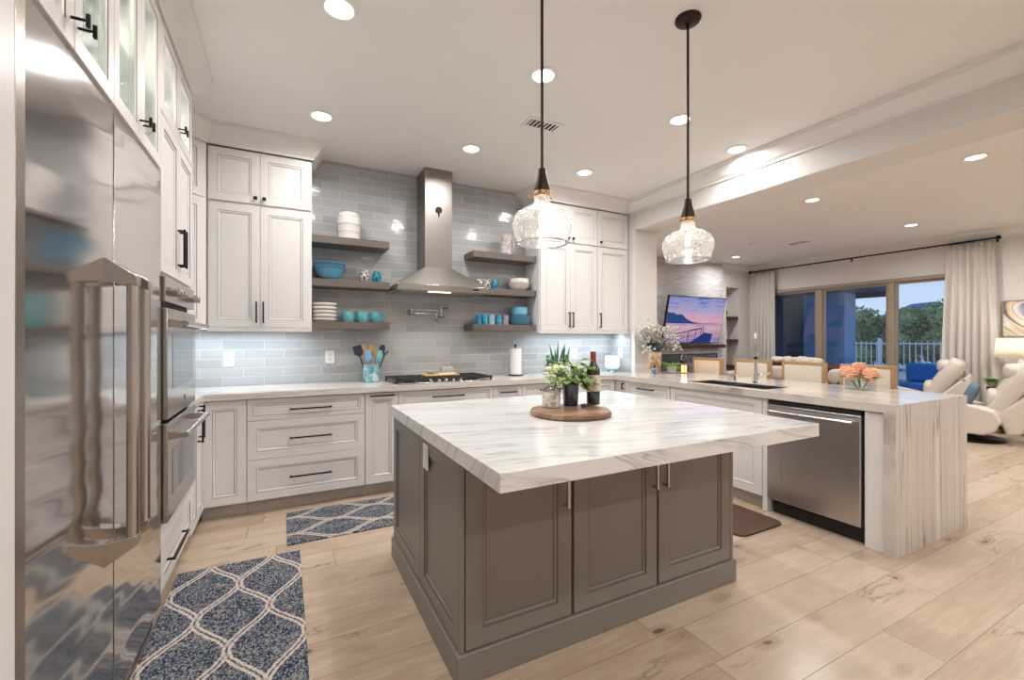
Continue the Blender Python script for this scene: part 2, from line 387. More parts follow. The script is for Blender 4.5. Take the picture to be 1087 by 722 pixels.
MAT['ink'] = plain('dark_ink', (.06, .045, .05), .6)
MAT['towel'] = plain('paper_towel', (.82, .80, .78), .9, scale=60)
MAT['navy'] = plain('navy_tool', (.02, .03, .06), .4)
MAT['paleblue'] = plain('pale_blue_silicone', (.20, .42, .68), .45)
MAT['bluebottle'] = plain('blue_bottle', (.05, .16, .42), .2)

# ------------------------------------------------------------------ mesh builder
class MB:
    def __init__(s): s.v = []; s.f = []; s.mi = []; s.cur = 0; s.sm = []; s.smooth = True
    def add(s, vs, fs, mi=None):
        b = len(s.v); s.v += [tuple(p) for p in vs]
        for f in fs: s.f.append([b+i for i in f]); s.mi.append(s.cur if mi is None else mi)
        return s
    def box(s, x0, y0, z0, x1, y1, z1, mi=None):
        vs = [(x, y, z) for z in (z0, z1) for y in (y0, y1) for x in (x0, x1)]
        return s.add(vs, [(0, 2, 3, 1), (4, 5, 7, 6), (0, 1, 5, 4), (2, 6, 7, 3), (0, 4, 6, 2), (1, 3, 7, 5)], mi)
    def obox(s, p, q, wd, ht, mi=None):   # bar from p to q
        p, q = Vector(p), Vector(q); d = (q-p).normalized(); up = Vector((0, 0, 1)) if abs(d.z) < .9 else Vector((0, 1, 0))
        a = d.cross(up).normalized(); b = a.cross(d).normalized(); vs = []
        for c in (p, q):
            for sa, sb in ((-1, -1), (1, -1), (1, 1), (-1, 1)): vs.append(c+a*sa*wd/2+b*sb*ht/2)
        return s.add(vs, [(0, 1, 2, 3), (7, 6, 5, 4), (0, 4, 5, 1), (1, 5, 6, 2), (2, 6, 7, 3), (3, 7, 4, 0)], mi)
    def prism(s, pts, axis, a, b, mi=None):
        n = len(pts); vs = []
        for t in (a, b):
            for p in pts:
                vs.append({'x': (t, p[0], p[1]), 'y': (p[0], t, p[1]), 'z': (p[0], p[1], t)}[axis])
        return s.add(vs, [tuple(range(n))[::-1], tuple(range(n, 2*n))]+[(i, (i+1) % n, n+(i+1) % n, n+i) for i in range(n)], mi)
    def lathe(s, prof, c=(0, 0, 0), n=32, mi=None, sx=1, sy=1):
        vs = []; fs = []
        for r, z in prof:
            for k in range(n):
                a = 2*PI*k/n; vs.append((c[0]+r*math.cos(a)*sx, c[1]+r*math.sin(a)*sy, c[2]+z))
        for j in range(len(prof)-1):
            for k in range(n):
                k2 = (k+1) % n; fs.append((j*n+k, j*n+k2, (j+1)*n+k2, (j+1)*n+k))
        if prof[0][0] > 1e-6: fs.append(tuple(range(n))[::-1]) if prof[0][0] > 0 and getattr(s, 'capb', True) else None
        if prof[-1][0] > 1e-6 and getattr(s, 'capt', True): fs.append(tuple((len(prof)-1)*n+k for k in range(n)))
        return s.add(vs, fs, mi)
    def shell(s, prof, c=(0, 0, 0), n=32, mi=None, sx=1, sy=1):     # open lathe, no caps
        s.capb = s.capt = False; s.lathe(prof, c, n, mi, sx, sy); s.capb = s.capt = True; return s
    def cyl(s, c, r, h, n=24, mi=None, axis='z'):
        b = MB(); b.lathe([(r, 0), (r, h)], (0, 0, 0), n)
        if axis == 'x': vs = [(c[0]+z, c[1]+x, c[2]+y) for x, y, z in b.v]
        elif axis == 'y': vs = [(c[0]+x, c[1]+z, c[2]+y) for x, y, z in b.v]
        else: vs = [(c[0]+x, c[1]+y, c[2]+z) for x, y, z in b.v]
        return s.add(vs, b.f, mi)
    def tube(s, pts, r, n=10, mi=None):
        pts = [Vector(p) for p in pts]; rs = r if isinstance(r, (list, tuple)) else [r]*len(pts); vs = []; N = len(pts)
        ref = None
        for i, p in enumerate(pts):
            d = (pts[min(i+1, N-1)]-pts[max(i-1, 0)]).normalized()
            if ref is None: ref = d.orthogonal().normalized()
            a = (ref-d*ref.dot(d)).normalized(); b = d.cross(a); ref = a
            for k in range(n):
                t = 2*PI*k/n; vs.append(p+(a*math.cos(t)+b*math.sin(t))*rs[i])
        fs = [(j*n+k, j*n+(k+1) % n, (j+1)*n+(k+1) % n, (j+1)*n+k) for j in range(N-1) for k in range(n)]
        fs += [tuple(range(n))[::-1], tuple((N-1)*n+k for k in range(n))]
        return s.add(vs, fs, mi)
    def blob(s, c, rx, ry, rz, p=2.0, n=20, m=12, mi=None, jit=0):   # superellipsoid
        def sg(v, e): return math.copysign(abs(v)**e, v)
        e = 2/p; vs = []; fs = []
        for j in range(m+1):
            ph = -PI/2+PI*j/m
            for k in range(n):
                th = 2*PI*k/n
                q = Vector((rx*sg(math.cos(ph), e)*sg(math.cos(th), e), ry*sg(math.cos(ph), e)*sg(math.sin(th), e), rz*sg(math.sin(ph), e)))
                if jit: q *= 1+jit*noise.noise(q*9+Vector(c))
                vs.append((c[0]+q.x, c[1]+q.y, c[2]+q.z))
        for j in range(m):
            for k in range(n): fs.append((j*n+k, j*n+(k+1) % n, (j+1)*n+(k+1) % n, (j+1)*n+k))
        return s.add(vs, fs, mi)
    def leaf(s, p, d, up, L, W, mi=None, cup=.15, bend=.25):
        p, d, up = Vector(p), Vector(d).normalized(), Vector(up); sd = d.cross(up)
        if sd.length < 1e-3: sd = d.orthogonal()
        sd.normalize(); nn = sd.cross(d).normalized(); vs = []
        T = (0, .3, .65, 1); Ws = (.08, 1, .8, .02)
        for t, q in zip(T, Ws):
            c = p+d*L*t-nn*L*bend*t*t
            vs += [c-sd*W/2*q+nn*W*cup*q, c, c+sd*W/2*q+nn*W*cup*q]
        fs = []
        for j in range(3):
            for k in range(2): fs.append((j*3+k, j*3+k+1, (j+1)*3+k+1, (j+1)*3+k))
        return s.add(vs, fs, mi)
    def xf(s, M_):
        s.v = [tuple(M_ @ Vector(p)) for p in s.v]; return s
    def build(s, name, mats, parent=None, bevel=0, seg=2, loc=None, sharp=35, flat=False, solid=0, subd=0):
        me = bpy.data.meshes.new(name); me.from_pydata(s.v, [], s.f)
        if not isinstance(mats, (list, tuple)): mats = [mats]
        for m in mats: me.materials.append(MAT[m] if isinstance(m, str) else m)
        me.polygons.foreach_set('material_index', s.mi)
        bm = bmesh.new(); bm.from_mesh(me)
        if not getattr(s, 'keepn', False): bmesh.ops.recalc_face_normals(bm, faces=bm.faces)
        bm.to_mesh(me); bm.free()
        if not flat:
            me.polygons.foreach_set('use_smooth', [True]*len(me.polygons)); me.set_sharp_from_angle(angle=math.radians(sharp))
        o = bpy.data.objects.new(name, me); C.objects.link(o)
        if parent is not None: o.parent = parent
        if loc: o.location = loc
        if solid: md = o.modifiers.new('thickness', 'SOLIDIFY'); md.thickness = solid; md.offset = 0
        if subd: md = o.modifiers.new('subdivision', 'SUBSURF'); md.levels = md.render_levels = subd
        if bevel:
            md = o.modifiers.new('bevel', 'BEVEL'); md.width = bevel; md.segments = seg; md.limit_method = 'ANGLE'; md.angle_limit = math.radians(40)
        return o

def thing(name, label, cat, loc=(0, 0, 0), rz=0, group=None):
    o = bpy.data.objects.new(name, None); C.objects.link(o); o.empty_display_size = .05
    o.location = loc; o.rotation_euler = (0, 0, rz); o['label'] = label; o['category'] = cat
    if group: o['group'] = group
    return o
def tag(o, label, cat, group=None, kind=None):
    o['label'] = label; o['category'] = cat
    if group: o['group'] = group
    if kind: o['kind'] = kind
    return o
def struct(o, label=None):
    o['kind'] = 'structure'
    if label: o['label'] = label
    return o
def dup(root, loc, label, rz=None, group=None):
    r = root.copy(); C.objects.link(r); r.location = loc; r['label'] = label
    if rz is not None: r.rotation_euler = (0, 0, rz)
    if group: r['group'] = group
    for ch in [o for o in bpy.data.objects if o.parent == root]:
        c = ch.copy(); C.objects.link(c); c.parent = r
        for g in [o for o in bpy.data.objects if o.parent == ch]:
            d = g.copy(); C.objects.link(d); d.parent = c
    return r

# ------------------------------------------------------------------ structure
XL, XR, YB, YF, YL = -1.15, 9.40, 4.35, -3.2, 6.38
struct(MB().box(XL-.2, YF-.2, -.08, XR+.06, YL+.2, 0).build('floor', 'floor', flat=True))
struct(MB().box(XL-.2, YF-.2, CEIL, XR+.2, YL+.2, CEIL+.1).build('ceiling', 'ceil', flat=True))
struct(MB().box(XL-.2, YB, 0, 3.67, YB+.12, CEIL).build('wall_back', 'tile', flat=True))
struct(MB().box(XL-.12, YF, 0, XL, YB, CEIL).build('wall_left', 'wallp', flat=True))
struct(MB().box(3.67, 3.93, 0, 4.03, YL, CEIL).build('wall_right_of_kitchen', 'wallp', bevel=.012, flat=True))
struct(MB().box(4.03, YL, 0, 8.60, YL+.15, CEIL).box(9.02, YL, 0, XR+.15, YL+.15, CEIL).box(8.60, YL, 2.44, 9.02, YL+.15, CEIL).box(8.60, YL+.28, 0, 9.02, YL+.33, 2.44)
       .box(8.55, YL+.15, 0, 8.60, YL+.33, 2.44).box(9.02, YL+.15, 0, 9.07, YL+.33, 2.44).box(8.55, YL+.15, 2.44, 9.07, YL+.33, 2.49).build('wall_living', 'wallp', flat=True))
WY0, WY1, WZ = 2.70, 5.95, 2.30
struct(MB().box(XR, YF, 0, XR+.15, WY0, CEIL).box(XR, WY1, 0, XR+.15, YL, CEIL).box(XR, WY0, WZ, XR+.15, WY1, CEIL).build('wall_right', 'wallp', flat=True))
struct(MB().box(XL-.12, YF-.12, 0, XR+.15, YF, CEIL).build('wall_behind', 'wallp', flat=True))
struct(MB().box(3.67, YF, 2.60, 4.03, 3.93, CEIL).build('wall_header', 'wallp', bevel=.012, flat=True))
struct(MB().box(3.662, 3.99, .914, 3.67, YB, 1.42).build('trim_9', 'tile_y', flat=True))
struct(MB().box(5.9, YL-.09, 0, 8.37, YL, CEIL-.002).build('wall_stone', 'ledge', flat=True))

CROWN = [(0, 0), (.012, 0), (.016, .018), (.03, .03), (.05, .055), (.075, .10), (.088, .118), (.10, .122), (.10, .145), (0, .145)]
CROWN_S = [(0, 0), (.015, 0), (.015, .02), (.03, .03), (.04, .04), (.055, .07), (.075, .09), (.085, .10), (.085, .118), (.10, .12), (.10, .145), (0, .145)]
def crown(name, path, prof, z0, mat='crown', closed=False, parent=None):
    """path: list of (x,y); profile pushed to the right-hand side of travel"""
    P_ = [Vector((p[0], p[1])) for p in path]; n = len(prof); mb = MB(); rings = []
    for i, p in enumerate(P_):
        d0 = (P_[i]-P_[i-1]).normalized() if i > 0 else None
        d1 = (P_[i+1]-P_[i]).normalized() if i < len(P_)-1 else None
        if d0 is None: d0 = d1
        if d1 is None: d1 = d0
        n0 = Vector((d0.y, -d0.x)); n1 = Vector((d1.y, -d1.x)); m = (n0+n1)
        m = m/(m.length_squared/2) if m.length > 1e-6 else n0
        rings.append([(p.x+m.x*a, p.y+m.y*a, z0+b) for a, b in prof])
    vs = [q for r in rings for q in r]; fs = []
    for j in range(len(rings)-1):
        for k in range(n): fs.append((j*n+k, j*n+(k+1) % n, (j+1)*n+(k+1) % n, (j+1)*n+k))
    fs += [tuple(range(n)), tuple((len(rings)-1)*n+k for k in range(n))[::-1]]
    return mb.add(vs, fs).build(name, mat, parent, sharp=25)
ZC = CEIL-.145
struct(crown('trim_1', [(3.67, 3.98), (3.67, YF)], CROWN_S, ZC))
struct(crown('trim_2', [(4.03, YL), (XR, YL), (XR, YF)], CROWN_S, ZC))
BASEP = [(0, 0), (.014, 0), (.014, .11), (.008, .13), (0, .13)]
struct(crown('baseboard_right', [(XR, 2.4), (XR, YF)], BASEP, 0))
struct(crown('baseboard_column', [(4.03, 6.2), (4.03, 3.93), (3.98, 3.93)][::-1], BASEP, 0))

# window wall: sliding glass door, three panels
wn = thing('window_1', 'wide sliding glass doors in taupe frames behind the ivory curtains', 'window', (XR, 0, 0)); del wn['category']; wn['kind'] = 'structure'
fr = MB()
fr.box(-.03, WY0-.06, WZ-.01, .14, WY1+.06, WZ+.05).box(-.02, WY0-.06, 0, .14, WY0, WZ).box(-.02, WY1, 0, .14, WY1+.06, WZ).box(-.02, WY0, -.001, .14, WY1, .035)
fr.build('window_frame', 'taupeframe', wn, bevel=.004)
for a, b in ((4.86, 4.97), (3.71, 3.80)):
    MB().box(-.01, a, .03, .11, b, WZ).build('mullion', 'taupeframe', wn, bevel=.004)
for a, b in ((WY0, 3.71), (3.80, 4.86), (4.97, WY1)):
    MB().box(.045, a, .03, .051, b, WZ-.01).build('pane', 'winglass', wn, flat=True)
    MB().box(.02, a, .03, .08, a+.035, WZ-.01).box(.02, b-.035, .03, .08, b, WZ-.01).box(.02, a+.035, .03, .08, b-.035, .09).box(.02, a+.035, WZ-.05, .08, b-.035, WZ-.01).build('sash', 'taupeframe', wn)

# ------------------------------------------------------------------ ceiling fixtures
def lamp(parent, loc, W, col, size, name='lamp_light', spread=150, kind='DISK', size_y=None, rot=(0, 0, 0)):
    l = bpy.data.lights.new(name, 'AREA'); l.energy = W; l.color = col; l.shape = kind; l.size = size
    if size_y: l.size_y = size_y
    l.spread = math.radians(spread); o = bpy.data.objects.new(name, l); C.objects.link(o); o.parent = parent; o.location = loc; o.rotation_euler = rot; return o
where = ['near the left cabinets, at the top edge of the photo' , 'above the left end of the back counter', 'beside the air vent', 'in front of the hood chimney',
         'right of the air vent, nearest the long pendant rod', 'above the right wall cabinets', 'beside the beam crown moulding',
         'in the living room, nearest the camera', 'in the living room, middle of the row', 'in the living room, near the curtain rod', 'in the living room corner by the television']
where[2] = 'crossed by the nearer pendant rod'; where[4] = 'crossed by the farther pendant rod'; where[5] = 'above the right wall cabinets'
def downlight(x, y, label, grp='recessed ceiling lights'):
    t = thing('ceiling_downlight', label, 'ceiling light', (x, y, CEIL), 0, grp)
    MB().lathe([(.092, -.001), (.092, -.004), (.070, -.008), (.065, -.003), (.065, -.001)], n=40).build('trim_ring', 'plastic', t)
    MB().cyl((0, 0, -.0045), .064, .002, 40).build('lens', 'lightdisc', t)
    lamp(t, (0, 0, -.012), LIVING_W if x > 5 else DOWNLIGHT_W, DOWN_COL, .13, spread=165)
LIVING_W = 22.5
for i, (x, y) in enumerate(LIGHTS_SEEN): downlight(x, y, 'round white recessed ceiling light '+where[i])
for i, (x, y) in enumerate(LIGHTS_ADDED): downlight(x, y, 'round white recessed ceiling light added out of view to help light the room', 'added recessed lights out of view')

def vent(x, y, lx, ly, label, rz=0):
    t = thing('ceiling_vent', label, 'air vent', (x, y, CEIL), rz)
    MB().box(-lx/2, -ly/2, -.006, lx/2, -ly/2+.03, -.001).box(-lx/2, ly/2-.03, -.006, lx/2, ly/2, -.001).box(-lx/2, -ly/2+.03, -.006, -lx/2+.03, ly/2-.03, -.001).box(lx/2-.03, -ly/2+.03, -.006, lx/2, ly/2-.03, -.001).build('vent_frame', 'plastic', t, bevel=.002)
    MB().box(-lx/2+.03, -ly/2+.03, -.0025, lx/2-.03, ly/2-.03, -.001).build('vent_opening', 'rubber', t)
    s = MB(); k = int((lx-.06)/.034)
    for i in range(k):
        xx = -lx/2+.045+i*.034
        s.obox((xx, -ly/2+.03, -.006), (xx, ly/2-.03, -.006), .010, .002)
    s.box(-.006, -ly/2+.03, -.008, .006, ly/2-.03, -.004)
    s.build('louvres', 'plastic', t)
vent(1.745, 2.86, .30, .16, 'white louvred air vent in the kitchen ceiling')
vent(7.75, 4.37, .36, .20, 'small white air vent in the living room ceiling', PI/2)
t = thing('smoke_detector', 'round white smoke detector on the living room ceiling', 'smoke detector', (7.1, 4.75, CEIL))
MB().lathe([(.065, 0), (.065, -.02), (.055, -.032), (0, -.034)]).build('housing', 'plastic', t); MB().cyl((0, 0, -.038), .02, .005).build('test_button', 'crown', t)

# pendants
def pendant(x, y, label):
    t = thing('pendant_light', label, 'pendant light', (x, y, CEIL), 0, 'glass pendants over the island')
    zb = 1.71-CEIL
    MB().lathe([(.062, 0), (.064, -.008), (.058, -.018), (.04, -.026), (.012, -.03), (.009, -.05)], n=36).build('canopy', 'bronze', t)
    MB().cyl((0, 0, zb+.305), .0065, -zb-.34, 12).build('rod', 'bronze', t)
    MB().lathe([(.010, .315), (.016, .31), (.02, .28), (.030, .245), (.034, .225), (.034, .205), (0, .205)][::-1], (0, 0, zb), 28).build('socket_cap', 'bronze', t)
    r = MB(); r.lathe([(0, .195), (.036, .195), (.038, .208), (.036, .214), (0, .214)], (0, 0, zb), 28)
    for k in range(3):
        a = 2*PI*k/3+.3; r.tube([(.034*math.cos(a), .034*math.sin(a), zb+.200), (.056*math.cos(a), .056*math.sin(a), zb+.200)], .003, 8)
        r.blob((.058*math.cos(a), .058*math.sin(a), zb+.200), .006, .006, .006, 2, 8, 6)
    r.build('gallery_ring', 'brass', t)
    prof = [(.032, .200), (.034, .17), (.040, .155), (.075, .143), (.108, .122), (.122, .095), (.124, .07), (.115, .035), (.104, 0)]
    MB().shell(prof, (0, 0, zb), 56).build('glass_shade', 'seeded', t, sharp=80)
    q = [(.104+.0035*math.cos(2*PI*i/8), .0035*math.sin(2*PI*i/8)) for i in range(9)]
    rim = MB().shell(q, (0, 0, zb), 56).build('shade_rim', 'rimglass', t)
    MB().lathe([(0, .07), (.016, .078), (.022, .10), (.019, .125), (.012, .15), (.012, .195)], (0, 0, zb), 20).build('bulb', 'glass', t)
    MB().tube([(-.006, 0, zb+.09), (-.004, 0, zb+.14), (0, .004, zb+.09), (.004, 0, zb+.14), (.006, 0, zb+.09)], .0025, 6).build('filament', 'bulb', t)
    l = bpy.data.lights.new('bulb_light', 'POINT'); l.energy = 1.1; l.color = (1, .88, .76); l.shadow_soft_size = .02
    o = bpy.data.objects.new('bulb_light', l); C.objects.link(o); o.parent = t; o.location = (0, 0, zb+.115)
pendant(.955, 1.57, 'seeded glass pendant on a dark bronze rod, its ceiling canopy out of frame')
pendant(1.822, 1.57, 'seeded glass pendant on a dark bronze rod with its round ceiling canopy in view')

# ------------------------------------------------------------------ cabinet fronts
def panel(name, x0, x1, z0, z1, parent, fw=.058, th=.02, mats=('white', 'glaze'), glass=False, y=0.0):
    """framed door with moulded inner profile; front face at y, body behind"""
    mb = MB(); w_, h_ = x1-x0, z1-z0; fw = min(fw, w_*.26, h_*.30)
    if glass: rings = [(0, th, 0), (0, .002, 0), (.002, 0, 0), (fw, 0, 0), (fw+.0025, .003, 1), (fw+.010, .005, 0), (fw+.012, th, 0)]
    else: rings = [(0, th, 0), (0, .002, 0), (.002, 0, 0), (fw, 0, 0), (fw+.003, .004, 1), (fw+.011, .0035, 0), (fw+.017, .0095, 0), (fw+.0195, .0105, 1), (fw+.026, .0105, 0)]
    vs = []
    for ins, d, m in rings:
        vs += [(x0+ins, y+d, z0+ins), (x1-ins, y+d, z0+ins), (x1-ins, y+d, z1-ins), (x0+ins, y+d, z1-ins)]
    base = len(mb.v); mb.add(vs, [])
    for j in range(len(rings)-1):
        for k in range(4):
            mb.f.append([base+j*4+k, base+j*4+(k+1) % 4, base+(j+1)*4+(k+1) % 4, base+(j+1)*4+k]); mb.mi.append(rings[j+1][2])
    e = (len(rings)-1)*4
    if not glass: mb.f.append([base+e+k for k in range(4)]); mb.mi.append(0); mb.f.append([base+k for k in (3, 2, 1, 0)]); mb.mi.append(0)
    else:
        for k in range(4): mb.f.append([base+e+k, base+e+(k+1) % 4, base+(k+1) % 4, base+k]); mb.mi.append(0)
    o = mb.build(name, mats, parent, flat=True)
    if glass: MB().box(x0+fw+.005, y+.009, z0+fw+.005, x1-fw-.005, y+.013, z1-fw-.005).build('glass_pane', 'cabglass', o, flat=True)
    return o
def pull(parent, x, z, L, vertical=True, mat='black', r=.0055, off=.03, y=0, sq=True):
    mb = MB(); h = L/2
    if vertical:
        mb.box(x-r, y-off-r, z-h, x+r, y-off+r, z+h)
        for s in (-1, 1): mb.box(x-r*.9, y-off+r*.5, z+s*(h-.009)-r*.9, x+r*.9, y, z+s*(h-.009)+r*.9)
    else:
        mb.box(x-h, y-off-r, z-r, x+h, y-off+r, z+r)
        for s in (-1, 1): mb.box(x+s*(h-.009)-r*.9, y-off+r*.5, z-r*.9, x+s*(h-.009)+r*.9, y, z+r*.9)
    return mb.build('handle', mat, parent, bevel=.0015)
def knob(parent, x, z, y=0, s=.013):
    return MB().box(x-.005, y-.018, z-.005, x+.005, y, z+.005).box(x-s, y-.028, z-s, x+s, y-.018, z+s).build('knob', 'black', parent, bevel=.002)
def tknob(parent, x, z, y=0):
    return MB().cyl((x, y-.03, z), .004, .03, 12, axis='y').box(x-.005, y-.040, z-.018, x+.005, y-.03, z+.018).build('knob', 'black', parent, bevel=.0015)
def cabinet(name, label, cat, loc, rz, w_, d, z0, z1, fronts, toe=.1, hollow=False, mats=('white', 'glaze'), group=None, body=None, bodymat='white', fw=.058):
    t = thing(name, label, cat, (loc[0], loc[1], 0), rz, group); g = .0015
    mb = MB()
    if body: body(mb)
    elif hollow:
        k = .018
        mb.box(0, .021, z0, k, d, z1).box(w_-k, .021, z0, w_, d, z1).box(k, .021, z0, w_-k, d, z0+k).box(k, .021, z1-k, w_-k, d, z1).box(k, d-k, z0+k, w_-k, d, z1-k)
    else: mb.box(0, .0205, z0+toe, w_, d, z1)
    mb.build('body', bodymat, t)
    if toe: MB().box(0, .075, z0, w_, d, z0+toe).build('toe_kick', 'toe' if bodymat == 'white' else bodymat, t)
    for f in fronts:
        kind, x0, x1, a, b = f[:5]
        o = panel({'door': 'door', 'drawer': 'drawer', 'glass': 'glass_door', 'panel': 'panel'}[kind], x0+g, x1-g, a+g, b-g, t, mats=mats, glass=(kind == 'glass'), fw=fw if kind != 'drawer' or b-a > .18 else .035)
        for h in f[5:]:
            if h[0] == 'v': pull(o, h[1], h[2], h[3])
            elif h[0] == 'h': pull(o, h[1], h[2], h[3], False)
            elif h[0] == 'k': knob(o, h[1], h[2])
            elif h[0] == 't': tknob(o, h[1], h[2])
            elif h[0] == 'n': pull(o, h[1], h[2], h[3], True, 'nickel', .005, .028)
    return t
CT = .914; CB = .868     # countertop top / bottom
# --- back run, local x = world x, front plane y = 3.765
FY = 3.765
def bx(a, b): return b-a
cabinet('base_cabinet', 'white corner base cabinet with one plain door at the left end of the back run', 'cabinet', (-.53, FY), 0, .282, .575, 0, CB,
        [('door', .012, .282, .105, .862)])
cabinet('drawer_cabinet', 'white base cabinet of three drawers under the left counter', 'cabinet', (-.246, FY), 0, .834, .575, 0, CB,
        [('drawer', 0, .834, .70, .862, ('h', .43, .775, .30)), ('drawer', 0, .834, .41, .70, ('h', .43, .555, .30)), ('drawer', 0, .834, .105, .41, ('h', .43, .26, .30))])
cabinet('base_cabinet', 'narrow white pull-out base cabinet left of the cooktop', 'cabinet', (.59, FY), 0, .272, .575, 0, CB,
        [('door', 0, .272, .105, .862, ('h', .136, .838, .20))])
cabinet('drawer_cabinet', 'wide white drawer cabinet beneath the gas cooktop', 'cabinet', (.864, FY), 0, .886, .575, 0, CB,
        [('drawer', 0, .886, .70, .862, ('h', .44, .80, .30)), ('drawer', 0, .886, .41, .70, ('h', .44, .555, .30)), ('drawer', 0, .886, .105, .41, ('h', .44, .26, .30))])
cabinet('base_cabinet', 'narrow white base cabinet right of the cooktop with a drawer above', 'cabinet', (1.752, FY), 0, .308, .575, 0, CB,
        [('drawer', 0, .308, .70, .862, ('h', .154, .80, .18)), ('door', 0, .308, .105, .70, ('v', .04, .55, .20))])
cabinet('drawer_cabinet', 'white drawer cabinet below the succulent planter', 'cabinet', (2.062, FY), 0, .66, .575, 0, CB,
        [('drawer', 0, .66, .70, .862, ('h', .33, .80, .26)), ('drawer', 0, .66, .41, .70, ('h', .33, .555, .26)), ('drawer', 0, .66, .105, .41, ('h', .33, .26, .26))])
def corner_body(mb):
    mb.box(0, .0205, .1, .51, .575, CB).box(.511, .001, .1, .93, .575, CB)
cabinet('base_cabinet', 'white inner corner base cabinet beside the bend of the counter', 'cabinet', (2.724, FY), 0, .93, .575, 0, CB,
        [('door', 0, .50, .105, .862)], body=corner_body, toe=0)
# --- peninsula run facing -X ; local x = -world Y from origin
PX = 3.245
cabinet('base_cabinet', 'slim white peninsula cabinet nearest the inner corner with a short pull', 'cabinet', (PX, 3.614+.15), -PI/2, .148, .60, 0, CB,
        [('door', 0, .148, .105, .862, ('v', .122, .80, .07))])
cabinet('drawer_cabinet', 'white peninsula drawer cabinet left of the sink front', 'cabinet', (PX, 3.612), -PI/2, .608, .60, 0, CB,
        [('drawer', 0, .608, .70, .862, ('h', .30, .80, .22)), ('drawer', 0, .608, .41, .70, ('h', .30, .555, .22)), ('drawer', 0, .608, .105, .41, ('h', .30, .26, .22))])
def sink_body(mb):
    mb.box(0, .0205, .1, .018, .60, CB).box(.882, .0205, .1, .90, .60, CB).box(.018, .0205, .1, .882, .60, .118).box(.018, .582, .118, .882, .60, CB).box(.018, .0205, .68, .882, .035, CB)
cabinet('sink_cabinet', 'white sink base cabinet with wide false front in the peninsula', 'cabinet', (PX, 3.0), -PI/2, .90, .60, 0, CB,
        [('drawer', 0, .90, .66, .862), ('door', 0, .45, .105, .66, ('v', .41, .55, .2)), ('door', .45, .90, .105, .66, ('v', .49, .55, .2))], body=sink_body)
MB().box(PX+.002, 2.06, 0, PX+.6, 2.098, CB).build('filler_panel', 'white', None, bevel=.002)
tag(bpy.data.objects['filler_panel'], 'slim white filler strip at the left side of the dishwasher', 'panel')
o = MB().box(PX-.005, 1.328, 0, PX+.62, 1.43, .855).build('end_panel', 'white', None, bevel=.003); tag(o, 'white upright panel between the dishwasher and the stone waterfall', 'panel')
o = MB().box(PX+.622, 1.33, 0, PX+.65, 3.9, .858).build('back_panel', 'white', None, bevel=.003); tag(o, 'white back panel of the peninsula facing the stools', 'panel')

# dishwasher
t = thing('dishwasher', 'stainless steel dishwasher with a tubular handle at the end of the peninsula', 'dishwasher', (PX, 2.052, 0), -PI/2)
MB().box(.004, .03, .11, .612, .58, .862).build('tub', 'rubber', t)
MB().box(.006, -.018, .115, .606, .03, .822).build('door', 'dish', t, bevel=.006, seg=3)
cp = MB().box(.008, -.006, .826, .604, .03, .855).build('control_panel', 'rubber', t)
b_ = MB()
for k in range(9): b_.cyl((.30+k*.03, -.008, .84), .004, .003, 10, axis='y')
b_.build('buttons', 'steel', cp)
h = MB().tube([(.03, -.062, .775), (.58, -.062, .775)], .0125, 16)
for xx in (.05, .56): h.tube([(xx, -.062, .775), (xx, -.012, .775)], .010, 12)
h.build('handle', 'nickel', t)
MB().box(.01, .05, .0, .60, .10, .108).build('kick_plate', 'rubber', t)

# --- countertops
def slabs(mb):
    mb.box(XL+.003, 3.275, CB, -.505, YB-.002, CT, 0)
    mb.box(-.505, 3.735, CB, 3.215, YB-.002, CT, 0)
    SX0, SX1, SY0, SY1 = 3.33, 3.69, 2.13, 2.89
    zt = .862
    mb.box(3.215, SY1, zt, 3.655, YB-.002, CT, 1).box(3.655, SY1, zt, 4.245, 3.925, CT, 1)
    mb.box(3.215, SY0, zt, SX0, SY1, CT, 1).box(SX1, SY0, zt, 4.245, SY1, CT, 1)
    mb.box(3.215, 1.262, zt, 4.245, SY0, CT, 1)
mb = MB(); slabs(mb)
ct = mb.build('countertop', ['quartz_b', 'quartz_y'], None, flat=True)
tag(ct, 'white veined stone worktop running along the back wall and out over the peninsula', 'countertop')
o = MB().box(3.215, 1.262, 0, 4.245, 1.322, .8615).build('waterfall_panel', 'quartz_y', None, flat=True); tag(o, 'upright veined stone waterfall slab closing the near end of the peninsula', 'stone panel')
# sink
t = thing('kitchen_sink', 'undermount stainless double bowl sink set into the peninsula', 'sink', (3.33, 2.13, 0))
for a, b in ((.0, .37), (.39, .76)):
    q = MB()
    a += .001; b -= .001
    q.box(.001, a, .66, .359, b, .664); q.box(.001, a, .664, .005, b, .908); q.box(.355, a, .664, .359, b, .908); q.box(.005, a, .664, .355, a+.004, .908); q.box(.005, b-.004, .664, .355, b, .908)
    q.cyl((.18, (a+b)/2, .664), .045, .003)
    q.build('bowl', 'bowlsteel', t)
MB().box(.002, .371, .70, .358, .389, .895).build('divider', 'nickel', t, bevel=.003)
t = thing('kitchen_faucet', 'tall polished pull-down faucet standing behind the sink', 'faucet', (3.74, 2.48, CT), math.radians(33.5))
MB().lathe([(.028, 0), (.028, .012), (.021, .018), (.019, .11), (.016, .12), (.015, .20), (0, .20)], n=24).build('body', 'chrome', t)
arc = [(0, 0, .19)]+[(-.065+.065*math.cos(a), 0, .385+.065*math.sin(a)) for a in [PI*i/14 for i in range(15)]]+[(-.13, 0, .37)]
MB().tube(arc, .0135, 14).build('spout', 'nickel', t)
MB().shell([(.0145, .215), (.0165, .217), (.0165, .235), (.0145, .237)], n=20).build('dark_collar', 'rubber', t)
MB().lathe([(.013, .09), (.016, .07), (.018, .0), (.015, -.01), (0, -.01)][::-1], (-.13, 0, .28), 18).build('spray_head', 'nickel', t)
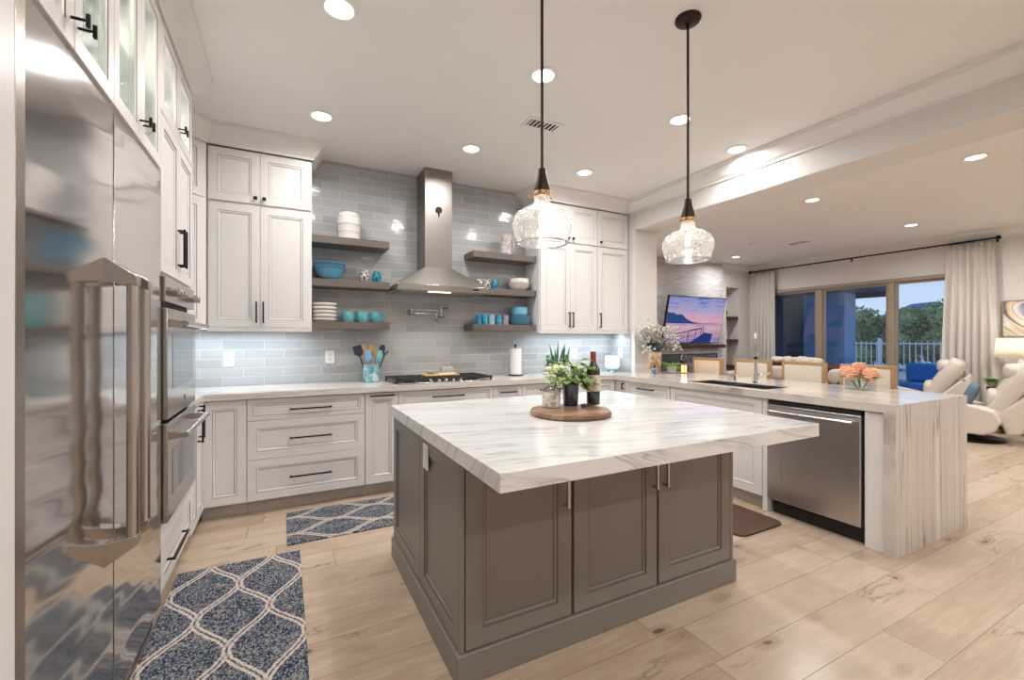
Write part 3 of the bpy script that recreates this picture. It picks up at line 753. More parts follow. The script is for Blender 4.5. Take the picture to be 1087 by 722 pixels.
MB().tube([(0, -.018, .075), (0, -.07, .08), (0, -.11, .095)], [.011, .008, .007], 12).build('lever_handle', 'chrome', t)
t = thing('soap_dispenser', 'short steel soap pump beside the faucet', 'soap dispenser', (3.76, 2.70, CT))
MB().lathe([(.020, 0), (.018, .006), (.013, .01), (.012, .05), (.014, .06), (0, .064)]).build('pump', 'chrome', t); MB().tube([(0, 0, .055), (-.05, 0, .05)], .006, 10).build('nozzle', 'chrome', t)

# --- island
t = thing('kitchen_island', 'taupe grey island cabinet with panelled sides under a pale stone top', 'kitchen island', (0, 0, 0))
IX0, IX1, IY0, IY1 = .585, 2.16, 1.56, 2.68
MB().box(IX0+.02, IY0+.02, .0, IX1-.02, IY1-.02, .852).build('body', 'gray', t)
MB().box(IX0-.012, IY0-.012, 0, IX1+.012, IY1+.012, .118).build('plinth', 'gray', t, bevel=.004)
gm = ('gray', 'grayglaze')
def ipanel(x0, x1, name='door'): return panel(name, x0, x1, .122, .85, t, fw=.07, mats=gm, y=IY0)
# corner posts
for (a, b) in ((IX0, IY0), (IX1-.022, IY0)):
    MB().box(a, b+.001, .118, a+.022, b+.03, .852).build('corner_post', 'gray', t, bevel=.002)
d1 = ipanel(IX0+.026, 1.098); pull(d1, 1.062, .70, .21, True, 'nickel', .006, .03, IY0)
d2 = ipanel(1.112, 1.598); pull(d2, 1.572, .70, .21, True, 'nickel', .006, .03, IY0)
d3 = ipanel(1.612, IX1-.026); pull(d3, 1.640, .70, .21, True, 'nickel', .006, .03, IY0)
side = thing('tmp', '', ''); bpy.data.objects.remove(side)
for a, b in ((IY0+.012, 2.10), (2.106, IY1)):
    p = panel('side_panel', a, b, .122, .85, None, fw=.07, mats=gm)
    p.rotation_euler = (0, 0, -PI/2); p.parent = t; p.location = (IX0, a+b, 0)
o = MB().box(-.006, -.036, -.058, 0, .036, .058).box(-.009, -.017, -.034, -.006, .017, .034).build('outlet_plate', 'plastic', t, bevel=.002, loc=(IX0-.001, 1.99, .765))
isl = MB().box(.563, 1.163, .854, 2.225, 2.66, CT).build('island_countertop', 'quartz_x', None, bevel=.002, flat=True)
tag(isl, 'thick white stone slab with grey veins on top of the grey island', 'countertop')

# --- upper cabinets
UF, ZU0, ZS, ZU1 = 4.02, 1.40, 2.37, 2.795
H_ = .20
def rail(mb): pass
cabinet('wall_cabinet', 'tall white two-tier wall cabinet left of the hood above the counter', 'cabinet', (-.525, UF), 0, .728, .325, ZU0, ZU1,
        [('door', .008, .352, ZU0, ZS-.008, ('v', .328, 1.52, .17)), ('door', .352, .72, ZU0, ZS-.008, ('v', .376, 1.52, .17)),
         ('door', .008, .352, ZS+.006, 2.785, ('k', .322, ZS+.05)), ('door', .352, .72, ZS+.006, 2.785, ('k', .382, ZS+.05))], toe=0)
cabinet('wall_cabinet', 'tall white three-door wall cabinet right of the hood', 'cabinet', (2.42, UF), 0, 1.245, .325, ZU0, ZU1,
        [('door', .01, .392, ZU0, ZS-.008, ('v', .368, 1.52, .17)), ('door', .392, .765, ZU0, ZS-.008, ('v', .416, 1.52, .17)), ('door', .775, 1.225, ZU0, ZS-.008, ('v', .80, 1.52, .17)),
         ('door', .01, .392, ZS+.006, 2.785, ('k', .362, ZS+.05)), ('door', .392, .765, ZS+.006, 2.785, ('k', .422, ZS+.05)), ('door', .775, 1.225, ZS+.006, 2.785, ('k', .81, ZS+.05))], toe=0)
# diagonal corner wall cabinet
t = thing('corner_wall_cabinet', 'white diagonal corner wall cabinet partly hidden behind the oven tower', 'cabinet', (-.83, 3.705, 0))
MB().prism([(.0+.015, 0-.015+.03), (.303, .302), (.303, .64), (-.318, .64), (-.318, .02)], 'z', ZU0, ZU1).build('body', 'white', t)
for a, b, nm in ((ZU0, ZS-.008, 0), (ZS+.006, 2.785, 1)):
    p = panel('door', .012, .412, a, b, None); p.parent = t; p.rotation_euler = (0, 0, PI/4); p.location = (.006, -.006, 0)
    (pull(p, .04, 1.52, .17) if nm == 0 else knob(p, .05, ZS+.05))
# light rails / crown on cabinets
for nm, path in (('left', [(-.826, 3.38), (-.826, 3.711), (-.519, 4.018), (.205, 4.018), (.205, YB)]), ('right', [(2.418, YB), (2.418, 4.018), (3.668, 4.018)])):
    # right hand side of travel must be the room side
    c_ = crown('crown_moulding', path, CROWN, ZC)
    tag(c_, f'white cove crown moulding on top of the wall cabinets {nm} of the hood', 'moulding')
def litstrip(x0, x1, y, label):
    t = thing('under_cabinet_light', label, 'light strip', ((x0+x1)/2, y, ZU0-.002), 0)
    MB().box(-(x1-x0)/2, -.012, -.010, (x1-x0)/2, .012, -.001).build('housing', 'plastic', t); MB().box(-(x1-x0)/2+.01, -.009, -.0125, (x1-x0)/2-.01, .009, -.0105).build('diffuser', 'strip', t)
    lamp(t, (0, 0, -.016), 5.6*(x1-x0), UNDER_COL, x1-x0-.02, kind='RECTANGLE', size_y=.02, spread=170)
litstrip(-.82, .15, 4.15, 'cool white light strip under the left wall cabinets')
litstrip(2.46, 3.62, 4.15, 'cool white light strip under the right wall cabinets')
for x0, x1, s in ((-.523, .203, 'left'), (2.422, 3.662, 'right')):
    o = MB().box(x0, UF+.003, ZU0-.032, x1, UF+.02, ZU0-.001).build('light_rail', 'white', None, bevel=.002); tag(o, f'narrow white light rail along the underside of the {s} wall cabinets', 'trim strip')

# --- tall left run (facing +X): local x = world Y - origin, front X=-.5
LX = -.50
def place_left(y): return (LX, y)
R90 = PI/2
o = MB().box(XL, 1.16, 0, -.49, 1.268, 2.94).build('tall_end_panel', 'white', None, bevel=.003); tag(o, 'tall white end panel at the left edge beside the refrigerator', 'panel')
# fridge
t = thing('refrigerator', 'large built-in stainless steel two-door refrigerator at the left edge', 'refrigerator', (LX, 1.282, 0), R90)
MB().box(0, .045, .02, 1.228, .63, 2.06).build('body', 'rubber', t)
MB().box(.0, -.004, .02, .042, .045, 2.065).build('side_trim', 'sidepanel', t, bevel=.002)
for a, b, hx in ((.046, .601, .538), (.613, 1.226, .673)):
    d = MB().box(a, 0, .105, b, .044, 2.063).build('door', 'fridge', t, bevel=.002, seg=2)
    hb = MB()
    hb.tube([(hx, -.066, .655), (hx, -.066, 1.50)], .0165, 20)
    for s in (1, -1):
        z_ = 1.482 if s > 0 else .682
        pr = [(.004, z_+s*.013), (.004, z_+s*.088), (-.082, z_+s*.031), (-.082, z_)] 
        hb.prism(pr, 'x', hx-.021, hx+.021)
    hb.build('handle', 'nickel', d, bevel=.002)
MB().box(.046, .03, .01, 1.226, .05, .10).build('kick_grille', 'sidepanel', t)
# cabinet over the fridge
t = cabinet('glass_front_cabinet', 'white lit cabinet with glass doors above the refrigerator', 'cabinet', place_left(1.272), R90, 1.24, .62, 2.078, 2.795,
        [('glass', .003, .314, 2.085, 2.785, ('t', .29, 2.16)), ('glass', .314, .622, 2.085, 2.785, ('t', .338, 2.16)), ('glass', .622, .93, 2.085, 2.785, ('t', .906, 2.16)), ('glass', .93, 1.238, 2.085, 2.785, ('t', .954, 2.16))], toe=0, hollow=True, fw=.05)
lamp(t, (.62, .3, 2.77), 26, (1, .97, .84), 1.0, 'cabinet_light', 170, 'RECTANGLE', .1)
MB().box(.02, .05, 2.43, 1.22, .59, 2.436).build('shelf', 'glass', t)
# oven tower
OY = 2.516
def tower(mb):
    d = .62; W_ = .754
    mb.box(0, .0205, .10, .018, d, 2.795).box(W_-.018, .0205, .10, W_, d, 2.795)
    mb.box(.018, .0205, .10, W_-.018, d, .44).box(.018, .0205, 1.612, W_-.018, d, 2.355).box(.018, d-.02, 2.355, W_-.018, d, 2.795).box(.018, .0205, 2.777, W_-.018, d, 2.795)
t = cabinet('oven_tower_cabinet', 'tall white cabinet around the wall ovens with lit glass top doors', 'cabinet', place_left(OY), R90, .754, .62, 0, 2.795,
        [('drawer', .003, .751, .15, .395, ('h', .28, .255, .36)), ('door', .003, .377, 1.62, 2.35, ('v', .35, 1.79, .20)), ('door', .377, .751, 1.62, 2.35, ('v', .404, 1.79, .20)),
         ('glass', .003, .377, 2.36, 2.785, ('t', .353, 2.42)), ('glass', .377, .751, 2.36, 2.785, ('t', .401, 2.42))], body=tower, fw=.05)
lamp(t, (.377, .3, 2.77), 14, (1, .97, .90), .6, 'cabinet_light', 170, 'RECTANGLE', .1)
# glasses on show inside
def stem_glass(x, y, z, label, mat='aquaglass', sc=1.0):
    t = thing('wine_glass', label, 'glass', (x, y, z), 0, 'glasses in the lit cabinets')
    MB().shell([(.0, .0), (.034*sc, .002), (.005*sc, .01), (.004*sc, .09*sc)], n=20).build('stem', mat, t)
    MB().shell([(.004*sc, .09*sc), (.03*sc, .11*sc), (.04*sc, .15*sc), (.034*sc, .20*sc)], n=24).build('bowl', mat, t)
zsh = 2.0975
for i, yy in enumerate((1.72, 1.82, 2.0, 2.09, 2.22, 2.34, 2.44)):
    stem_glass(-.64-.04*(i % 2), yy, zsh, 'stemmed glass on the floor of the glass cabinet above the refrigerator', 'aquaglass' if i < 3 else 'greyglass')
for i, yy in enumerate((2.02, 2.14, 2.28, 2.40)):
    stem_glass(-.66, yy, 2.437, 'stemmed glass on the upper shelf of the glass cabinet above the refrigerator', 'greyglass', .9)
for i, yy in enumerate((2.66, 2.80, 2.98, 3.12)):
    stem_glass(-.66, yy, 2.357, 'stemmed glass in the glass-front top of the oven tower', 'greyglass')
c_ = crown('crown_moulding', [(LX-.003, 1.17), (LX-.003, 3.272), (-.83, 3.272)], CROWN, ZC); tag(c_, 'white cove crown moulding above the refrigerator and oven tower', 'moulding')

# wall ovens
t = thing('double_wall_oven', 'stainless steel double wall oven with knobs in the tall cabinet', 'oven', (LX, OY+.02, 0), R90)
OW = .714
MB().box(0, .022, .45, OW, .56, 1.605).build('body', 'rubber', t)
cp = MB().box(0, -.012, 1.485, OW, .022, 1.603).build('control_panel', 'steel', t, bevel=.003)
for i, xx in enumerate((.07, .14, .21, .50, .57, .64)):
    MB().cyl((xx, -.048, 1.54), .017, .036, 20, axis='y').box(xx-.004, -.054, 1.523, xx+.004, -.047, 1.557).build('knob', 'nickel', cp, bevel=.002)
MB().box(.27, -.0135, 1.52, .44, -.0125, 1.575).build('clock_display', 'ovenglass', cp)
def oven_door(z0, z1, hz, win):
    d = MB().box(0, -.02, z0, OW, .021, z1).build('oven_door', 'steel', t, bevel=.004)
    MB().box(.10, -.0215, win[0], OW-.10, -.0195, win[1]).build('oven_window', 'ovenglass', d)
    hb = MB().tube([(-.0+.03, -.082, hz), (OW-.03, -.082, hz)], .0145, 18)
    for xx in (.055, OW-.055):
        hb.prism([(-.016, hz+.020), (-.016, hz-.020), (-.086, hz-.010), (-.086, hz+.010)], 'x', xx-.02, xx+.02)
    hb.build('handle', 'nickel', d, bevel=.002); return d
d = oven_door(.935, 1.455, 1.385, (1.07, 1.33))
MB().box(OW/2+.02, -.0212, .985, OW/2+.045, -.0202, 1.01).build('badge', 'ink', d)
oven_door(.455, .918, .855, (.56, .78))
# left base beyond tower
cabinet('base_cabinet', 'white base cabinet with two upright pulls between oven tower and corner', 'cabinet', (-.505, 3.274), R90, .486, .60, 0, CB,
        [('door', 0, .243, .105, .862, ('v', .215, .74, .22)), ('door', .243, .486, .105, .862, ('v', .272, .76, .22))])

# --- range hood
t = thing('range_hood', 'stainless steel chimney hood mounted over the cooktop', 'range hood', (1.315, YB, 0))
MB().box(-.135, -.285, 1.985, .135, -.001, CEIL-.001).build('chimney', 'hood', t, bevel=.002)
c0 = [(-.435, -.49), (.435, -.49), (.435, -.001), (-.435, -.001)]; c1 = [(-.135, -.285), (.135, -.285), (.135, -.001), (-.135, -.001)]
mb = MB(); vs = [(x, y, 1.80) for x, y in c0]+[(x, y, 1.99) for x, y in c1]
mb.add(vs, [(0, 1, 5, 4), (1, 2, 6, 5), (2, 3, 7, 6), (3, 0, 4, 7), (4, 5, 6, 7), (3, 2, 1, 0)]); mb.build('canopy', 'hood', t)
lp = MB().box(-.437, -.492, 1.745, .437, -.001, 1.80).build('lip', 'steel', t, bevel=.003)
MB().box(.27, -.495, 1.765, .33, -.4922, 1.78).build('control_display', 'rubber', lp)
MB().box(-.40, -.45, 1.740, .40, -.05, 1.7445).build('filter', 'steel', t)
MB().box(-.15, -.47, 1.737, .06, -.43, 1.7395).build('hood_lamp', 'led', t)
lamp(t, (-.05, -.35, 1.73), 1.2, (1, .9, .76), .2, 'hood_light', 120)
mb = MB().cyl((-.0, -.292, 2.545), .032, .006, 28, axis='y').cyl((0, -.294, 2.505), .006, .008, 12, axis='y').box(-.005, -.292, 2.48, .005, -.286, 2.515)
mb.build('thermometer', 'black', t)

# --- floating shelves
shx = {}
for side, x0, x1 in (('left', .206, .857), ('right', 1.684, 2.416)):
    for nm, zt in (('top', 2.200), ('middle', 1.828), ('bottom', 1.458)):
        o = MB().box(x0, 4.09, zt-.064, x1, YB-.002, zt).build('floating_shelf', 'shelf', None, bevel=.002)
        tag(o, f'taupe wooden floating shelf, {nm} of three {side} of the hood', 'shelf', 'floating shelves beside the hood')
# items on the shelves ------------------------------------------------
def cup(name, label, cat, x, y, z, r0, r1, h, mat, group=None, handle=False, belly=0, rz=0, n=28):
    t = thing(name, label, cat, (x, y, z), rz, group); k = .004
    prof = [(r0*.9, 0), (r0, .004), ((r0+r1)/2+belly, h*.5), (r1, h), (r1-k, h), ((r0+r1)/2+belly-k, h*.5), (r0-k, .008), (0, .008)]
    MB().lathe(prof, n=n).build('cup_body', mat, t)
    if handle: MB().tube([(r1-.002, 0, h*.80)]+[(r1+.022*math.sin(a), 0, h*.52+h*.28*math.cos(a)) for a in [.3+i*.42 for i in range(6)]]+[(r0+belly, 0, h*.22)], .0045, 8).build('handle', mat, t)
    return t
T3, T2, T1 = 2.2, 1.828, 1.458
t = thing('ceramic_canister', 'white ribbed ceramic canister on the top left shelf', 'canister', (.52, 4.22, T3))
MB().lathe([(.085, 0), (.095, .01), (.094, .05), (.098, .06), (.090, .066), (.098, .072), (.098, .12), (.102, .128), (.094, .134), (.102, .14), (.098, .19), (.100, .20), (.092, .205), (.096, .212), (.085, .24), (.07, .25), (.062, .25), (0, .245)], n=40).build('jar_body', 'porcelain', t)
bl = [('large blue bowl, lowest of the nested pair on the middle left shelf', .135, .115, 0), ('blue bowl nested on top of the pair on the middle left shelf', .130, .105, .045)]
for lb, r, h_, dz in bl:
    t = thing('serving_bowl', lb, 'bowl', (.355, 4.215, T2+dz), 0, 'nested blue bowls')
    MB().lathe([(.05, 0), (.06, .004), (.10, h_*.4), (r, h_), (r+.003, h_+.003), (r-.005, h_), (.095, h_*.45), (.05, .012), (0, .010)], n=44).build('bowl_body', 'blueglaze', t)
    MB().shell([(r+.001, h_-.014), (r+.003, h_-.011), (r+.001, h_-.008)], n=44).build('rim_line', 'ink', t)
for x, m, lb in ((.655, 'tumbler_white', 'black and white mosaic tumbler on the middle left shelf'), (.765, 'tumbler_blue', 'dark teal mosaic tumbler on the middle left shelf')):
    cup('tumbler', lb, 'tumbler', x, 4.22, T2, .034, .034, .108, m, belly=.010)
cl = ['lowest', 'second from the bottom', 'third from the bottom', 'fourth from the bottom', 'topmost']
for i in range(5):
    t = thing('plate', f'thick cream plate, {cl[i]} of the stack on the bottom left shelf', 'plate', (.315, 4.22, T1+i*.034), 0, 'stacked cream plates')
    MB().lathe([(.07, 0), (.088, .006), (.102, .020), (.103, .029), (.096, .033), (.08, .028), (.03, .030), (0, .0305)], n=40).build('plate_body', 'porcelain', t)
for x, lb in ((.512, 'leftmost'), (.638, 'middle'), (.765, 'rightmost')):
    cup('mug', f'teal glazed mug, {lb} of three on the bottom left shelf', 'mug', x, 4.22, T1, .042, .054, .100, 'teal', 'teal mugs', True, .006)
# right
t = thing('pitcher', 'mottled pale ceramic pitcher on the top right shelf', 'pitcher', (2.115, 4.22, T3))
MB().lathe([(.058, 0), (.062, .006), (.056, .10), (.054, .19), (.060, .225), (.055, .225), (.05, .18), (0, .02)], n=32).build('body', 'pitcher', t)
MB().tube([(.052, 0, .19), (.085, 0, .185), (.098, 0, .12), (.085, 0, .06), (.056, 0, .05)], .007, 10).build('handle', 'pitcher', t)
MB().prism([(-.055, .20), (-.080, .228), (-.05, .225)], 'y', -.014, .014).build('spout', 'pitcher', t)
for x, m, lb in ((1.815, 'tumbler_white', 'black and white mosaic tumbler beside the hood, leftmost on the middle right shelf'), (1.895, 'tumbler_white', 'white mosaic tumbler touching the teal one on the middle right shelf'), (1.985, 'tumbler_blue', 'teal mosaic tumbler left of the white bowls')):
    cup('tumbler', lb, 'tumbler', x, 4.225, T2, .032, .032, .108, m, belly=.010)
for lb, r, h_, dz in (('white bowl, lower of two beside the hood shelf end', .120, .085, 0), ('white bowl nested on top of the other white bowl', .108, .085, .045)):
    t = thing('serving_bowl', lb, 'bowl', (2.27, 4.215, T2+dz), 0, 'nested white bowls')
    MB().lathe([(.05, 0), (.06, .004), (.105, h_*.5), (r, h_), (r+.003, h_+.003), (r-.005, h_), (.095, h_*.5), (.05, .012), (0, .010)], n=44).build('bowl_body', 'porcelain', t)
for x, m, lb in ((1.795, 'cupblue', 'azure straight cup, leftmost on the bottom right shelf'), (1.868, 'cupblue', 'azure straight cup, second from the left on the bottom right shelf'), (1.945, 'cuppale', 'pale blue cup between the azure cups'), (2.03, 'cupblue', 'azure straight cup left of the grey cup'), (2.112, 'cupgrey', 'grey speckled cup beside the blue plates')):
    cup('cup', lb, 'cup', x, 4.225, T1, .032, .034, .105, m)
for i in range(5):
    t = thing('plate', f'sky blue plate, {cl[i]} of the stack on the bottom right shelf', 'plate', (2.285, 4.215, T1+i*.020), 0, 'stacked blue plates')
    MB().lathe([(.08, 0), (.09, .003), (.115, .014), (.118, .018), (.108, .019), (.08, .010), (0, .009)], n=40).build('plate_body', 'plateblue', t)
for i in range(4):
    t = thing('small_bowl', f'sky blue bowl, {cl[i] if i<3 else "topmost"} of those stacked on the blue plates', 'bowl', (2.275, 4.215, T1+.1005+i*.018), 0, 'small blue bowls on the plates')
    MB().lathe([(.05, 0), (.06, .003), (.085, .020), (.090, .038), (.086, .038), (.07, .016), (0, .010)], n=36).build('bowl_body', 'plateblue', t)

# --- pot filler
t = thing('pot_filler', 'folding brushed nickel pot filler tap on the tiles above the cooktop', 'tap', (1.11, YB, 1.575))
MB().cyl((0, -.012, .0), .032, .011, 24, axis='y').cyl((0, -.05, 0), .013, .04, 16, axis='y').cyl((0, -.062, -.03), .016, .06, 20).build('wall_mount', 'nickel', t)
MB().tube([(0, -.062, .022), (.29, -.10, .022)], .008, 12).build('arm', 'nickel', t)
MB().tube([(.29, -.10, -.018), (.02, -.125, -.018)], .008, 12).cyl((.29, -.10, -.04), .014, .085, 16).build('arm', 'nickel', t)
MB().tube([(.24, -.105, -.018), (.24, -.105, -.07), (.24, -.125, -.09)], .010, 12).build('spout', 'nickel', t)
MB().tube([(.29, -.10, .04), (.36, -.11, .045)], .005, 8).tube([(.26, -.10, -.05), (.31, -.14, -.05)], .005, 8).build('lever', 'bronze', t)
# outlets
def outlet(x, z, label, rz=0, y=YB-.0005, switch=False):
    t = thing('wall_outlet', label, 'outlet', (x, y, z), rz)
    MB().box(-.040, -.007, -.062, .040, 0, .062).build('cover_plate', 'plastic', t, bevel=.003)
    q = MB().box(-.018, -.009, -.036, .018, -.0072, .036)
    q.build('socket', 'porcelain', t, bevel=.001)
    s_ = MB()
    for zz in (-.02, .016): s_.box(-.008, -.0096, zz, -.005, -.009, zz+.010).box(.005, -.0096, zz, .008, -.009, zz+.010)
    s_.build('slots', 'ink', t)
outlet(-.415, 1.137, 'white wall outlet on the tiles at the far left of the back counter')
outlet(.369, 1.143, 'white wall outlet on the tiles above the three-drawer cabinet')
outlet(3.10, 1.135, 'white wall outlet on the tiles behind the wine bottle')
outlet(0, 1.13, 'white wall outlet behind the glowing diffuser on the return wall', -PI/2); bpy.data.objects['wall_outlet.003'].location = (3.6615, 4.17, 1.135)

# --- cooktop
t = thing('gas_cooktop', 'stainless gas cooktop with black iron grates on the back counter', 'cooktop', (1.30, 4.03, CT))
MB().box(-.46, -.26, .0, .46, .24, .012).build('tray', 'steel', t, bevel=.005)
for k, cx in enumerate((-.31, 0, .31)):
    gr = MB(); a, b = cx-.145, cx+.145
    for yy in (-.235, .215): gr.box(a, yy-.007, .03, b, yy+.007, .045)
    for xx in (a+.007, b-.007): gr.box(xx-.007, -.235, .03, xx+.007, .215, .045)
    for yy in (-.12, -.01, .10): gr.box(a, yy-.005, .032, b, yy+.005, .046)
    gr.box(cx-.005, -.235, .032, cx+.005, .215, .046)
    for xx in (a+.01, b-.01):
        for yy in (-.225, .205): gr.box(xx-.008, yy-.008, .0125, xx+.008, yy+.008, .031)
    gr.build('grate', 'cast', t, bevel=.002)
for cx, cy in ((-.31, -.12), (-.31, .11), (0, .06), (.31, -.12), (.31, .11)):
    MB().lathe([(.045, .0125), (.045, .02), (.032, .022), (.032, .028), (0, .029)], (cx, cy, 0), 24).build('burner', 'cast', t)
for i in range(5): MB().lathe([(.020, .0125), (.018, .035), (.014, .04), (0, .04)], (-.14+i*.07, -.225, 0), 18).build('knob', 'chrome', t)
# things over the cooktop
t = thing('serving_tray', 'small pale wooden tray across the middle of the cooktop grates', 'tray', (1.33, 4.08, CT+.0465))
MB().box(-.17, -.10, 0, .17, .10, .012).build('tray_board', 'woodspoon', t, bevel=.005)
cup('salt_bowl', 'tiny lavender blue dish on the cooktop tray', 'bowl', 1.245, 4.07, CT+.0588, .028, .048, .030, 'cuppale')
t = thing('butter_dish', 'lidded grey glass butter dish on the cooktop tray', 'butter dish', (1.40, 4.08, CT+.0588))
MB().box(-.075, -.045, 0, .075, .045, .010).build('base', 'plastic', t, bevel=.004); MB().box(-.062, -.036, .0105, .062, .036, .065).build('lid', 'cement', t, bevel=.01, seg=3); MB().blob((0, 0, .074), .012, .012, .009).build('knob', 'nickel', t)

# --- utensil crock
t = thing('utensil_crock', 'pale aqua marbled crock left of the cooktop', 'crock', (.707, 4.17, CT))
MB().lathe([(.066, 0), (.070, .004), (.072, .155), (.074, .165), (.066, .165), (.064, .02), (0, .02)], n=36).build('crock_body', 'crockm', t)
def utensil(dx, dy, tx, ty, L, kind, m, label):
    t = thing('kitchen_utensil', label, 'utensil', (.707+dx, 4.17+dy, CT+.022)); d = Vector((tx, ty, 1)).normalized()
    MB().tube([(0, 0, 0), d*(L-.07)], .006, 8).build('shaft', m if kind != 'turner' else 'navy', t)
    h = MB(); e = d*(L-.075)
    M_ = Matrix.Translation(e) @ Vector((0, 0, 1)).rotation_difference(d).to_matrix().to_4x4()
    if kind == 'spoon': h.blob((0, 0, .045), .030, .008, .045, 2, 16, 10)
    elif kind == 'turner': h.prism([(-.015, 0), (.015, 0), (.040, .03), (.038, .10), (-.038, .10), (-.040, .03)], 'y', -.004, .004)
    elif kind == 'spatula': h.blob((0, 0, .05), .028, .006, .055, 3, 16, 10)
    else: h.tube([(0, 0, 0), (0, 0, .05), (.02, 0, .075)], .007, 8)
    h.xf(M_); h.build('head', m, t, bevel=.001 if kind == 'turner' else 0)
for a in ((-.035, .0, -.30, -.02, .30, 'turner', 'navy', 'dark navy slotted turner leaning left in the crock'), (-.012, -.03, -.10, -.05, .25, 'spatula', 'paleblue', 'pale blue spatula at the front of the crock'),
          (0, .03, .0, .03, .30, 'spoon', 'woodspoon', 'wooden spoon standing in the middle of the crock'), (.015, .015, .12, .05, .28, 'spoon', 'woodspoon', 'second wooden spoon leaning to the right'),
          (.028, -.02, .17, -.03, .245, 'spatula', 'teal', 'teal spatula leaning right in the crock'), (.035, .02, .40, .02, .28, 'hook', 'navy', 'dark tool with a bent tip sticking out right of the crock'),
          (-.02, .035, -.15, .06, .31, 'spoon', 'woodspoon', 'wooden spoon at the back of the crock'), (.03, .0, .25, .05, .30, 'spatula', 'navy', 'dark spatula at the right of the crock')): utensil(*a)
# paper towel
t = thing('paper_towel_holder', 'upright paper towel roll on a black wire stand', 'paper towel holder', (2.215, 4.19, CT))
MB().lathe([(.085, 0), (.085, .006), (.075, .010), (.02, .010), (.007, .012), (.007, .31), (.014, .315), (.014, .335), (0, .337)], n=32).build('stand', 'black', t)
MB().shell([(.02, .014), (.062, .014), (.062, .292), (.02, .292), (.02, .014)], n=36).build('paper_roll', 'towel', t)
MB().tube([(-.078, 0, .008), (-.078, 0, .22), (-.07, 0, .23)], .004, 8).build('side_arm', 'nickel', t)

# --- planter with succulents
t = thing('planter', 'long cream ceramic planter of succulents on the back counter', 'plant', (2.68, 4.10, CT))
q = MB().box(-.15, -.05, 0, .15, .05, .095).build('pot', 'porcelain', t, bevel=.008)
MB().box(-.14, -.042, .095, .14, .042, .098).build('soil', 'soil', t)
lf = MB(); rnd = random.Random(3)
for cx in (-.11, -.05, .10, .13):
    for i in range(46):
        a = rnd.random()*6.28; zz = rnd.random()*.11; lf.leaf((cx+rnd.uniform(-.02, .02), rnd.uniform(-.02, .02), .098+zz), (math.cos(a), math.sin(a), .7), (0, 0, 1), .04, .022)
lf.build('succulent_leaves', 'greenleaf', t, solid=.001)
lf = MB()
for cx, dx, hh in ((-.02, -.35, .26), (.01, .0, .27), (.03, .3, .26), (0, -.15, .2), (.12, .25, .22), (.09, .05, .25)):
    lf.leaf((cx, 0, .097), (dx, 0, 1), (0, -1, .1), hh, .028, bend=-.08)
lf.build('spiky_leaves', 'darkleaf', t, solid=.002)

# --- island tray group
t = thing('serving_board', 'round acacia wood tray on the island top', 'tray', (1.335, 1.905, CT))
MB().lathe([(.19, 0), (.208, .004), (.212, .014), (.208, .025), (.2, .0265), (0, .0265)], n=64).build('board', 'board', t)
ZT = CT+.0268
t = thing('candle_jar', 'silvered glass candle jar at the front left of the wooden tray', 'candle', (1.285, 2.015, ZT))
MB().lathe([(.046, 0), (.049, .004), (.049, .085), (.050, .095), (.046, .095), (.045, .02), (0, .02)], n=36).build('jar', 'jarpattern', t)
MB().lathe([(.0505, .083), (.0515, .089), (.0505, .095)], n=36).build('gold_rim', 'nickel', t)
MB().shell([(.047, .096), (.030, .112), (.008, .118), (.008, .126), (.014, .132), (0, .136)], n=28).build('lid', 'glass', t)
t = thing('potted_pothos', 'variegated plant in a dark blue glass pot on the wooden tray', 'plant', (1.415, 2.02, ZT))
MB().lathe([(.036, 0), (.040, .005), (.046, .12), (.043, .12), (.037, .02), (0, .02)], n=28).build('pot', 'darkblueglass', t)
lf = MB(); rnd = random.Random(5); st = MB()
for i in range(74):
    a = rnd.random()*6.28; el = rnd.uniform(-.1, 1.1); R = rnd.uniform(.03, .115); p = Vector((math.cos(a)*R*1.15, math.sin(a)*R*.9, .125+rnd.random()*.125*(1.25-R*5)))
    lf.leaf(p, (math.cos(a)*1.0, math.sin(a), rnd.uniform(-.5, .4)), (rnd.uniform(-.5, .5), rnd.uniform(-.9, .1), 1), rnd.uniform(.06, .085), rnd.uniform(.042, .058), bend=.3)
    st.tube([(0, 0, .10), (p.x*.5, p.y*.5, p.z*.9), p], .0015, 5)
lf.build('leaves', 'pothos', t, solid=.0008); st.build('stems', 'greenleaf', t)
t = thing('wine_bottle', 'dark wine bottle with cream label and red capsule on the tray', 'bottle', (1.545, 1.985, ZT))
MB().lathe([(.030, 0), (.0365, .004), (.0375, .02), (.0375, .185), (.034, .205), (.022, .225), (.0155, .24), (.0145, .26), (.0145, .288), (0, .289)], n=40).build('glass_body', 'winebottle', t)
MB().shell([(.0162, .238), (.0160, .287), (.0165, .29), (.0165, .297), (.0155, .298), (0, .298)], n=28).build('capsule', 'bag_red', t)
lb = MB(); vs = []; N = 20
for z_ in (.078, .168):
    for i in range(N+1):
        a = -PI/2-.45+math.radians(-85+170*i/N); vs.append((.0380*math.cos(a), .0380*math.sin(a), z_))
lb.add(vs, [(i, i+1, N+2+i, N+1+i) for i in range(N)]).build('paper_label', 'winelabel', t)
sc = MB(); a0 = -PI/2-.45
pts = [(-.35, .135), (-.2, .12), (-.12, .14), (-.02, .115), (.1, .13), (.32, .155), (.12, .125), (-.02, .105), (-.1, .12), (.05, .11), (.3, .125)]
sc.tube([(.0385*math.cos(a0+u), .0385*math.sin(a0+u), z_) for u, z_ in pts], .0007, 5); sc.build('script_mark', 'ink', t)
t = thing('bead_strand', 'small strand of brown beads lying on the wooden tray', 'beads', (1.47, 1.95, ZT))
bb = MB()
for i in range(16): bb.blob((.035*math.cos(i*.42), .025*math.sin(i*.5), .006), .006, .006, .006, 2, 8, 6)
